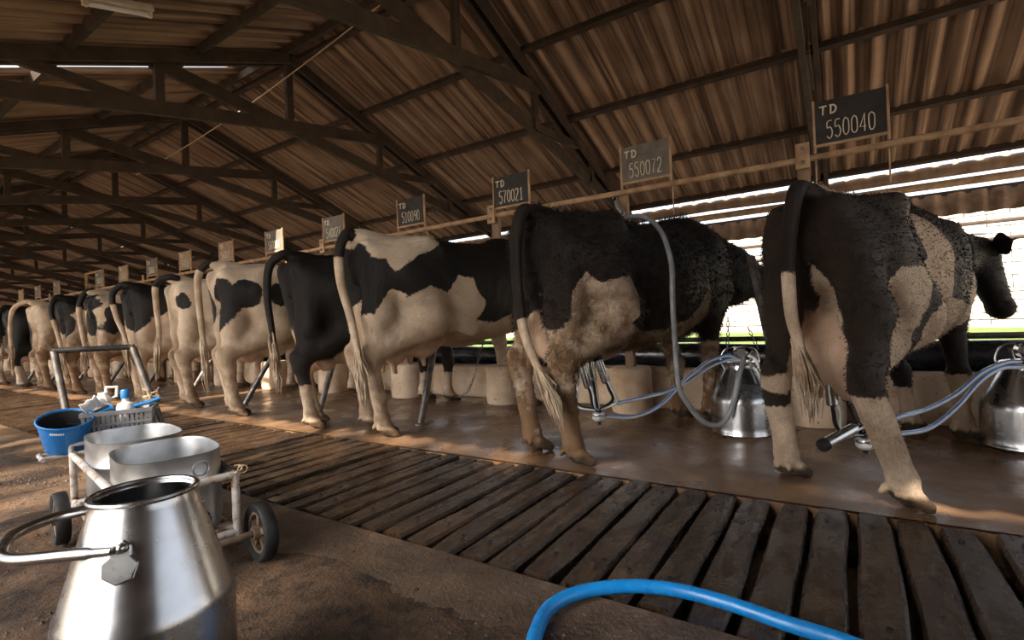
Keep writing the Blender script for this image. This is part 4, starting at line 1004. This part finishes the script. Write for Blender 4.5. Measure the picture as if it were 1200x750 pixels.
# chains ---------------------------------------------------------------
def chain(lab, pts, pitch=.034, r=.0042):
    path = smooth_path(pts, 12); t = 0; mb = MB(); k = 0; acc = pitch
    for i in range(1, len(path)):
        acc += (path[i] - path[i - 1]).length
        if acc >= pitch:
            acc = 0; d = (path[i] - path[i - 1]).normalized(); m = frame_to(d) @ Matrix.Rotation(PI / 2 * (k % 2), 3, 'Z'); k += 1
            loop = [path[i] + m @ Vector((.010 * math.cos(a), 0, .021 * math.sin(a))) for a in [2 * PI * q / 10 for q in range(11)]]
            mb.tube(loop, r, 5, False)
    return tag(make('tether_chain', mb, MAT['chain'], None, True), lab, 'chain', 'tether chains')
chain('steel tether chain hanging in front of the concrete kerb beside a round block', P3([(568, 396, 3.9), (561, 420, 3.85), (556, 440, 3.82), (547, 460, 3.82), (535, 465, 3.82)]))
chain('steel tether chain hanging behind the steel bucket by the second cow', P3([(853, 372, 4.3), (853, 395, 4.3), (851, 415, 4.3)]))
chain('steel tether chain slanting down behind the second cow neck', P3([(877, 385, 4.45), (882, 395, 4.45), (888, 408, 4.45)]))

# ================================================================== FOREGROUND
# big milk can
def can():
    t = thing('milk_can', 'large steel milk can with open mouth and swung handle in the left foreground', 'milk can', (.425, 1.175, 0))
    mb = MB(); R = .150
    prof = [(.0001, .006), (R - .012, .006), (R - .008, .0), (R + .004, .0), (R + .006, .012), (R, .03), (R, .262), (R - .003, .276), (R - .010, .290), (.090, .463), (.085, .474), (.085, .482), (.089, .486), (.092, .482)]
    mb.lathe(prof, 64)
    inner = [(.089, .486), (.083, .480), (.081, .474), (.086, .463), (R - .016, .288), (R - .006, .26), (R - .006, .02), (.0001, .02)]
    mb.lathe(inner, 64); make('body', mb, MAT['steel'], t, True, ang=30)
    mb = MB(); mb.tube([(.088 * math.cos(a), .088 * math.sin(a), .482) for a in [2 * PI * k / 48 for k in range(49)]], .0055, 8, False); make('rim', mb, MAT['steel'], t, True)
    # bail: pivots on two sides of the cone, swung over to the left
    L_ = -r0; N_ = -fw; zc = .405; rc = .109
    for s in (1, -1):
        c = N_ * (s * (rc + .006)) - L_ * .035 + Vector((0, 0, zc - .012)); th_ = .30; rad_ = (N_ * s * math.cos(th_) - L_ * math.sin(th_)); nrm = (rad_ * .961 + Vector((0, 0, .277))).normalized(); c = rad_ * (rc + .007) + Vector((0, 0, zc - .012))
        mb = MB(); pts_ = []
        shp = [(a * .78, b * .78) for a, b in [(-.030, -.038), (0, -.050), (.030, -.034), (.036, -.004), (.020, .012), (.016, .036), (0, .046), (-.016, .036), (-.020, .012), (-.036, -.004)]]
        e1 = (L_ - nrm * L_.dot(nrm)).normalized(); e2 = nrm.cross(e1).normalized(); e2 = e2 if e2.z > 0 else -e2
        vs = [c + e1 * a + e2 * b + nrm * d_ for d_ in (.0, .007) for a, b in shp]; nn = len(shp)
        mb.add(vs, [tuple(range(nn, 2 * nn))] + [(k, (k + 1) % nn, nn + (k + 1) % nn, nn + k) for k in range(nn)]); make('handle_lug', mb, MAT['steel'], t, True, bevel=.002)
        mb = MB(); mb.ball(c + e2 * .022 + nrm * .010, .009); make('rivet', mb, MAT['steel'], t, True)
    h0 = Vector((0, 0, zc + .012)); w = rc + .014
    U = [h0 + N_ * w - L_ * .030, h0 + N_ * w + L_ * .05 + Vector((0, 0, -.004)), h0 + N_ * (w - .005) + L_ * .15 + Vector((0, 0, -.010)), h0 + N_ * .085 + L_ * .205 + Vector((0, 0, -.008)), h0 + N_ * .03 + L_ * .235, h0 - N_ * .04 + L_ * .238, h0 - N_ * .085 + L_ * .21, h0 - N_ * (w - .01) + L_ * .16, h0 - N_ * w + L_ * .06, h0 - N_ * w - L_ * .03]
    path = smooth_path(U, 7); mb = MB(); n = len(path)
    mb.tube(path, [.008 if i < 4 or i > n - 5 else .0105 for i in range(n)], 12); make('handle', mb, MAT['steel'], t, True)
can()

# trolley ------------------------------------------------------------------
TO = Vector((.80, 1.76, 0)); TA = math.atan2(.989, .15) - PI / 2       # local y runs along the trolley, away from the camera
tr = thing('milk_trolley', 'rusty white pipe trolley with black wheels carrying two metal tubs', 'trolley', tuple(TO), TA)
def tube_part(name, pts, r, mat='rust', parent=tr): 
    mb = MB(); mb.tube(pts, r, 10); return make(name, mb, MAT[mat], parent, True)
for sx in (-.21, .105):
    for sy in (.03, .96):
        tube_part('corner_post', [(sx, sy, .085), (sx, sy, .305)], .013)
    tube_part('top_rail', [(sx, .02, .30), (sx, .98, .30)], .0125)
    tube_part('bottom_rail', [(sx, .02, .105), (sx, .98, .105)], .0125)
for sy in (.03, .96):
    tube_part('cross_rail', [(-.21, sy, .30), (.105, sy, .30)], .0125); tube_part('cross_rail', [(-.21, sy, .105), (.105, sy, .105)], .0125)
mb = MB()
for k in range(5): mb.box((-.052, .08 + k * .20, .118), (.31, .05, .008))
make('deck', mb, MAT['rust'], tr)
tube_part('front_stub', [(.105, .03, .30), (.10, .17, .322)], .010, 'pipe')
mb = MB()
for k in range(9): a = k * .8; mb.tube([(.105 + .02 * math.cos(a), .03 + .02 * math.sin(a), .305 + .004 * k - .016), (.105 + .026 * math.cos(a + .6), .03 + .026 * math.sin(a + .6), .309 + .004 * k - .016), (.105 + .02 * math.cos(a + 1.2), .03 + .02 * math.sin(a + 1.2), .31 + .004 * k - .016)], .0028, 5)
mb.tube([(.130 + .016 * math.cos(a), .03, .312 + .014 * math.sin(a)) for a in [k * .6 for k in range(12)]], .0025, 5); make('wire_tie', mb, MAT['rope'], tr)
def wheel(x, y):
    w = tr
    tm = Matrix.Rotation(PI / 2, 3, 'Y'); c = (x, y, .100); h = .0225
    mb = MB(); mb.lathe([(.070, -h * .8), (.092, -h), (.099, -h * .75), (.100, 0), (.099, h * .75), (.092, h), (.070, h * .8), (.068, 0), (.070, -h * .8)], 36, c, tm); ty = make('wheel', mb, MAT['rubber'], w, True, ang=50)
    mb = MB(); mb.lathe([(.0001, -.028), (.022, -.028), (.024, -.018), (.024, .018), (.022, .028), (.0001, .028)], 18, c, tm); mb.lathe([(.060, -.014), (.071, -.016), (.071, .016), (.060, .014), (.060, -.014)], 30, c, tm)
    for k in range(5):
        a = 2 * PI * k / 5 + .3; mb.beam((x, y + .02 * math.cos(a), .1 + .02 * math.sin(a)), (x, y + .064 * math.cos(a), .1 + .064 * math.sin(a)), .020, .020, (1, 0, 0))
    make('hub', mb, MAT['wheelhub'], ty, True, ang=40)
for sx in (-.275, .160):
    for sy in (-.03, .77): wheel(sx, sy)
for sy in (-.03, .77): tube_part('axle', [(-.28, sy, .10), (.165, sy, .10)], .012, 'wheelhub')
# handle loop at the far end
mb = MB(); mb.tube([(-.17, 1.30, .30), (-.19, 1.36, .52), (-.21, 1.42, .735)], .0155, 10); make('handle_post', mb, MAT['pipe'], tr, True)
mb = MB(); mb.tube([(.165, 1.14, .30), (.115, 1.20, .52), (.070, 1.26, .735)], .0155, 10); make('handle_post', mb, MAT['pipe'], tr, True)
mb = MB(); mb.tube([(-.214, 1.42, .738), (.074, 1.258, .738)], .014, 10); make('handle_bar', mb, MAT['rubber'], tr, True)
for sx, e in ((-.21, (-.17, 1.30, .30)), (.105, (.165, 1.14, .30))): tube_part('handle_arm', [(sx, .96, .30), e], .0125)
tube_part('handle_arm', [(-.17, 1.30, .30), (.165, 1.14, .30)], .0115)
mb = MB(); g = random.Random(5)
for k in range(26):
    a = g.uniform(0, 6.28); b = a + g.uniform(.8, 2.0); c = Vector((.130 + g.uniform(-.008, .008), 1.183, .46 + g.uniform(-.05, .05)))
    mb.tube(smooth_path([c + Vector((.022 * math.cos(a), .022 * math.sin(a), 0)), c + Vector((.036 * math.cos((a + b) / 2), .036 * math.sin((a + b) / 2), g.uniform(-.02, .02))), c + Vector((.022 * math.cos(b), .022 * math.sin(b), g.uniform(-.03, .03)))], 3), .0035, 5)
make('rope_binding', mb, MAT['rope'], tr)
mb = MB()
for q in (-.14, -.02, .09): mb.tube([(q, .97, .340), (q, 1.19, .340)], .009, 8)
for yy in (1.00, 1.15): mb.tube([(-.21, yy, .338), (.13, yy, .338)], .009, 8); mb.tube([(-.21, yy, .30), (-.21, yy, .34)], .009, 8); mb.tube([(.125, yy, .30), (.125, yy, .34)], .009, 8)
mb.tube([(-.31, 1.03, .292), (-.17, 1.03, .292)], .009, 8); mb.tube([(-.31, 1.12, .292), (-.17, 1.12, .292)], .009, 8); mb.tube([(-.30, 1.0, .292), (-.30, 1.15, .292)], .009, 8)
make('side_rack', mb, MAT['rust'], tr, True)

def loc_tr(x, y, z): return Matrix.Rotation(TA, 4, 'Z') @ Vector((x, y, z)) + TO
def oval(hx, hy, n=48, p=3.2):
    out = []
    for k in range(n):
        a = 2 * PI * k / n; c, s_ = math.cos(a), math.sin(a); out.append((hx * math.copysign(abs(c) ** (2 / p), c), hy * math.copysign(abs(s_) ** (2 / p), s_)))
    return out
def tub(lab, loc, rz, hx, hy, h, band):
    t = thing('metal_tub', lab, 'tub', tuple(loc), rz, 'oval tubs on the trolley')
    O = oval(hx, hy); n = len(O); prof = [(.80, 0), (.93, .004), (.985, .03), (1.0, .06), (1.0, h - .095), (1.012, h - .090), (1.0, h - .085), (1.0, h - .004), (1.006, h), (.985, h), (.975, h - .01), (.975, .05), (.9, .012), (.3, .010)]
    mb = MB(); vs = [(x * s_, y * s_, z) for s_, z in prof for x, y in O]
    mb.add(vs, [(i * n + k, i * n + (k + 1) % n, (i + 1) * n + (k + 1) % n, (i + 1) * n + k) for i in range(len(prof) - 1) for k in range(n)] + [tuple(range(n - 1, -1, -1)), tuple((len(prof) - 1) * n + k for k in range(n))])
    make('shell', mb, MAT['alu'], t, True, ang=40)
    if band:
        mb = MB(); c = Vector((hx * .42, -hy * .985, h - .048)); mb.tube([c + Vector((.024 * math.cos(a), -.002 + .004 * math.cos(a), .024 * math.sin(a))) for a in [2 * PI * k / 24 for k in range(25)]], .0022, 6, False); make('stamped_ring', mb, MAT['alu'], t, True)
tub('pale aluminium oval tub with stamped ring, nearer one on the trolley', loc_tr(-.045, .240, .122), TA - .06, .150, .200, .270, True)
tub('grey metal oval tub behind the paler tub on the trolley', loc_tr(-.050, .680, .122), TA - .02, .150, .205, .275, False)

# blue pan hung at the side
t = thing('blue_pan', 'blue plastic pan with a dark inside and short handle on the trolley', 'pan', tuple(loc_tr(-.215, 1.085, .318)), TA); t.scale = (.78, .78, .95); vd = Vector((.74, 2.85, 0)).normalized(); t.rotation_mode = 'QUATERNION'; t.rotation_quaternion = Vector((0, 0, 1)).rotation_difference(Vector((0, 0, .94)) - vd * .34) @ Matrix.Rotation(TA, 3, 'Z').to_quaternion()
mb = MB(); mb.lathe([(.0001, .0), (.088, .0), (.094, .006), (.118, .135), (.124, .138), (.126, .146), (.120, .148), (.113, .140)], 44); mb.tube([(.121 * math.cos(a), .121 * math.sin(a), .144) for a in [2 * PI * k / 44 for k in range(45)]], .0055, 8, False)
make('shell', mb, MAT['blue'], t, True, ang=50)
mb = MB(); mb.lathe([(.114, .142), (.090, .012), (.0001, .010)], 44); mb.lathe([(.102, .075), (.098, .079), (.096, .075)], 44); make('lining', mb, MAT['rubber'], t, True, ang=60)
ha = .25; dx = Vector((math.cos(ha), math.sin(ha), 0))
mb = MB(); mb.beam(dx * .118 + Vector((0, 0, .132)), dx * .225 + Vector((0, 0, .150)), .045, .016); hdl = make('handle', mb, MAT['blue'], t, bevel=.006)
mb = MB(); mb.beam(dx * .135 + Vector((0, 0, .1435)), dx * .205 + Vector((0, 0, .156)), .020, .006); make('handle_groove', mb, MAT['rubber'], hdl)
mb = MB()
for k in range(7):
    a = math.radians(-128 + k * 4.5); mb.box((.1165 * math.cos(a), .1165 * math.sin(a), .118), (.002, .006, .009), Matrix.Rotation(a, 3, 'Z'))
make('printed_letters', mb, MAT['white'], t)

# basket and its contents
BX = loc_tr(-.02, 1.085, .350); BA = TA - .30
t = thing('plastic_basket', 'grey slotted plastic basket full of bottles and cloths at the trolley handle', 'basket', tuple(BX), BA)
bw, bd, bh = .130, .090, .100
mb = MB(); mb.box((0, 0, .004), (2 * bw * .92, 2 * bd * .9, .008)); make('base', mb, MAT['greyplastic'], t)
mb = MB()
for s in (1, -1):
    mb.box((0, s * bd, bh), (2 * bw, .010, .020)); mb.box((s * bw, 0, bh), (.010, 2 * bd, .020)); mb.box((0, s * bd * .97, bh * .5), (2 * bw * .97, .006, .012)); mb.box((s * bw * .97, 0, bh * .5), (.006, 2 * bd * .97, .012)); mb.box((0, s * bd * .92, .012), (2 * bw * .93, .008, .022)); mb.box((s * bw * .93, 0, .012), (.008, 2 * bd * .92, .022))
make('rim', mb, MAT['greyplastic'], t, bevel=.002)
for s in (1, -1):
    for k in range(15):
        xx = -bw * .94 + k * bw * 1.88 / 14; mb = MB(); mb.beam((xx * .96, s * bd * .92, .01), (xx, s * bd * .99, bh), .011, .005, (0, 1, 0)); make('slat', mb, MAT['greyplastic'], t)
    for k in range(9):
        yy = -bd * .9 + k * bd * 1.8 / 8; mb = MB(); mb.beam((s * bw * .92, yy * .95, .01), (s * bw * .99, yy, bh), .011, .005, (1, 0, 0)); make('slat', mb, MAT['greyplastic'], t)
def in_basket(x, y, z): return Matrix.Rotation(BA, 4, 'Z') @ Vector((x * .74, y * .82, z)) + BX
t = thing('spray_bottle', 'white plastic bottle with a blue cap standing in the basket', 'bottle', tuple(in_basket(.03, -.03, .010)), BA)
mb = MB(); mb.lathe([(.0001, 0), (.032, 0), (.036, .01), (.036, .105), (.030, .122), (.013, .130), (.013, .148)], 24); make('body', mb, MAT['white'], t, True)
mb = MB(); mb.lathe([(.017, .146), (.018, .150), (.018, .180), (.015, .186), (.0001, .187)], 18); make('cap', mb, MAT['blue'], t, True)
mb = MB()
mb.lathe([(.0362, .045), (.0364, .082)], 24); mb.v = [v_ for v_ in mb.v]; lb = MB(); 
for k in range(5): a0 = math.radians(-70 + k * 9); lb.add([(.0368 * math.cos(a0), .0368 * math.sin(a0), .055), (.0368 * math.cos(a0 + .157), .0368 * math.sin(a0 + .157), .055), (.0368 * math.cos(a0 + .157), .0368 * math.sin(a0 + .157), .088), (.0368 * math.cos(a0), .0368 * math.sin(a0), .088)], [(0, 1, 2, 3)])
make('dark_label', lb, MAT['rubber'], t)
def lumpy(name, lab, cat, loc, sc, mat, seed, amp=.22):
    g = np.random.default_rng(seed); mb = MB(); n = 20; m = 13
    for i in range(m):
        th = PI * i / (m - 1)
        for k in range(n):
            a = 2 * PI * k / n; d = np.array([math.sin(th) * math.cos(a), math.sin(th) * math.sin(a), -math.cos(th)]); q = 1 + amp * (math.sin(d[0] * 5 + seed) * math.sin(d[1] * 6 + 2 * seed) + .6 * math.sin(d[2] * 9 + d[0] * 7)); mb.v.append((d[0] * sc[0] * q, d[1] * sc[1] * q, max(-sc[2] * .72, d[2] * sc[2] * q) + sc[2] * .72))
    mb.f = [(i * n + k, i * n + (k + 1) % n, (i + 1) * n + (k + 1) % n, (i + 1) * n + k) for i in range(m - 1) for k in range(n)]
    return tag(make(name, mb, MAT[mat], None, True, tuple(loc)), lab, cat)
lumpy('wiping_cloth', 'crumpled white cloth heaped at the left end of the basket', 'cloth', in_basket(-.115, .015, .075), (.050, .044, .050), 'cloth', 3)
lumpy('paper_towel', 'crumpled white paper at the right end of the basket', 'paper', in_basket(.125, .035, .080), (.036, .032, .036), 'cloth', 5)
t = thing('plastic_jug', 'small white jug with a square handle lying behind the cloth', 'jug', tuple(in_basket(-.10, .085, .100)), BA + .3)
mb = MB(); mb.lathe([(.0001, 0), (.026, 0), (.028, .008), (.028, .060), (.018, .072), (.018, .082)], 20); make('body', mb, MAT['white'], t, True)
mb = MB(); mb.tube([(.024, 0, .050), (.052, 0, .058), (.054, 0, .102), (.014, 0, .105), (.014, 0, .08)], .0075, 8); make('handle', mb, MAT['white'], t, True)
mb = MB(); vs = []; N = 8
for i in range(N + 1):
    f_ = i / N
    for k in range(5): vs.append((-.034 + .017 * k, .030 * math.sin(f_ * 2.2) + .004 * math.sin(k * 2), .005 + f_ * .165 - .01 * (k % 2)))
fs = [(i * 5 + k, i * 5 + k + 1, i * 5 + 6 + k, i * 5 + 5 + k) for i in range(N) for k in range(4)]
mb.add(vs, fs); o = make('folded_card', mb, MAT['cloth'], None, True, tuple(in_basket(-.045, -.01, .02))); o.rotation_euler = (.25, -.55, BA + .4); sm_ = o.modifiers.new('s', 'SOLIDIFY'); sm_.thickness = .006
tag(o, 'folded sheet of white and brown card leaning out of the basket', 'card')
mb = MB(); mb.box((0, 0, .05), (.055, .012, .09)); o = make('brown_packet', mb, MAT['card'], None, False, tuple(in_basket(.085, .03, .06)), .004); o.rotation_euler = (.2, .35, BA); tag(o, 'small brown packet tucked beside the white bottle', 'packet')
mb = MB(); mb.tube([(0, 0, 0), (.055, 0, .010), (.10, 0, .026)], .009, 8); o = make('blue_brush', mb, MAT['blue'], None, True, tuple(in_basket(.075, -.055, .118))); o.rotation_euler = (0, 0, BA); tag(o, 'short blue plastic stick lying on the basket rim', 'brush')

# blue hose across the slats
pts = [px(612, 800, Z=.022), px(622, 768, Z=.022), px(628, 742, Z=.022), px(644, 712, Z=.022), px(680, 694, Z=.025), px(735, 687, Z=.028), px(790, 691, Z=.028), px(850, 706, Z=.028), px(920, 730, Z=.028), px(1000, 756, Z=.028), px(1100, 800, Z=.028)]
mb = MB(); mb.tube(smooth_path(pts, 12), .0185, 16); tag(make('water_hose', mb, MAT['bluehose'], None, True), 'bright blue water hose curving over the timber slats in the foreground', 'hose')

# roof fittings: dusty tube lamp and cord
t = thing('tube_lamp', 'dusty unlit tube lamp under the roof at the top left', 'lamp', (0, 0, 0))
la, lb_ = px(95, -5, Z=3.00), px(178, 11, Z=3.12); ld = (lb_ - la).normalized(); t.location = la
mb = MB(); mb.beam((0, 0, 0), lb_ - la, .07, .045); make('housing', mb, MAT['lampwhite'], t, bevel=.008)
mb = MB(); mb.tube([ld * .03 + Vector((0, 0, -.045)), lb_ - la - ld * .03 + Vector((0, 0, -.045))], .016, 10); make('tube', mb, MAT['white'], t, True)
for e in (ld * .02, lb_ - la - ld * .02):
    mb = MB(); mb.box(e + Vector((0, 0, -.035)), (.03, .03, .05)); make('socket', mb, MAT['lampwhite'], t)
mb = MB()
for e in (ld * .1, lb_ - la - ld * .1): mb.tube([e, e + Vector((0, 0, .25))], .005, 6)
make('hanger', mb, MAT['pipe'], t)
a, b = px(453, 0, X=3.30), px(160, 205, X=3.30)
mb = MB(); n = 14; mb.tube([a.lerp(b, i / n) + Vector((0, 0, -.10 * math.sin(PI * i / n))) for i in range(n + 1)], .007, 6)
tag(make('hanging_cord', mb, MAT['rope'], None, True), 'thin cord strung slantwise under the roof timbers', 'cord')
# pipe gate frame far along the row
t = thing('pipe_gate', 'thin pipe gate frame rising above the far cows', 'gate', (5.25, 16.6, -.12))
for yy in (0, 1.2):
    mb = MB(); mb.tube([(0, yy, 0), (0, yy, 2.75)], .034, 8); make('upright', mb, MAT['rail'], t, True)
mb = MB(); mb.tube([(0, 0, 2.73), (0, 1.2, 2.73)], .028, 8); make('crossbar', mb, MAT['rail'], t, True)

# loose crumbs of dirt and straw trodden over the near floor
g = np.random.default_rng(77); n = 5200
cx = g.uniform(-.2, 1.18, n); cy = g.uniform(-.3, 4.2, n); r_ = .0018 + .0075 * g.random(n) ** 3.2
o8 = np.array([(1, 0, 0), (-1, 0, 0), (0, 1, 0), (0, -1, 0), (0, 0, 1)], float); V_ = (o8[None] * (r_[:, None, None] * g.uniform(.6, 1.5, (n, 5, 1))) * np.array([1, 1, .8]) + np.stack([cx, cy, np.full(n, .002)], 1)[:, None]).reshape(-1, 3)
b = np.arange(n)[:, None] * 5; F_ = np.concatenate([b + np.array([q]) for q in ((0, 2, 4), (2, 1, 4), (1, 3, 4), (3, 0, 4))])
me = bpy.data.meshes.new('dirt_crumbs'); me.from_pydata(V_.tolist(), [], F_.tolist())
MAT['crumb'] = M('dark_dirt_crumbs', [(.3, (.018, .011, .007)), (.55, (.06, .036, .02)), (.8, (.16, .10, .06))], 9, rough=(.7, .95), bump=None)
tag(link('dirt_crumbs', me, MAT['crumb']), 'scattered dark dirt crumbs on the trodden earth floor', 'dirt', kind='stuff')
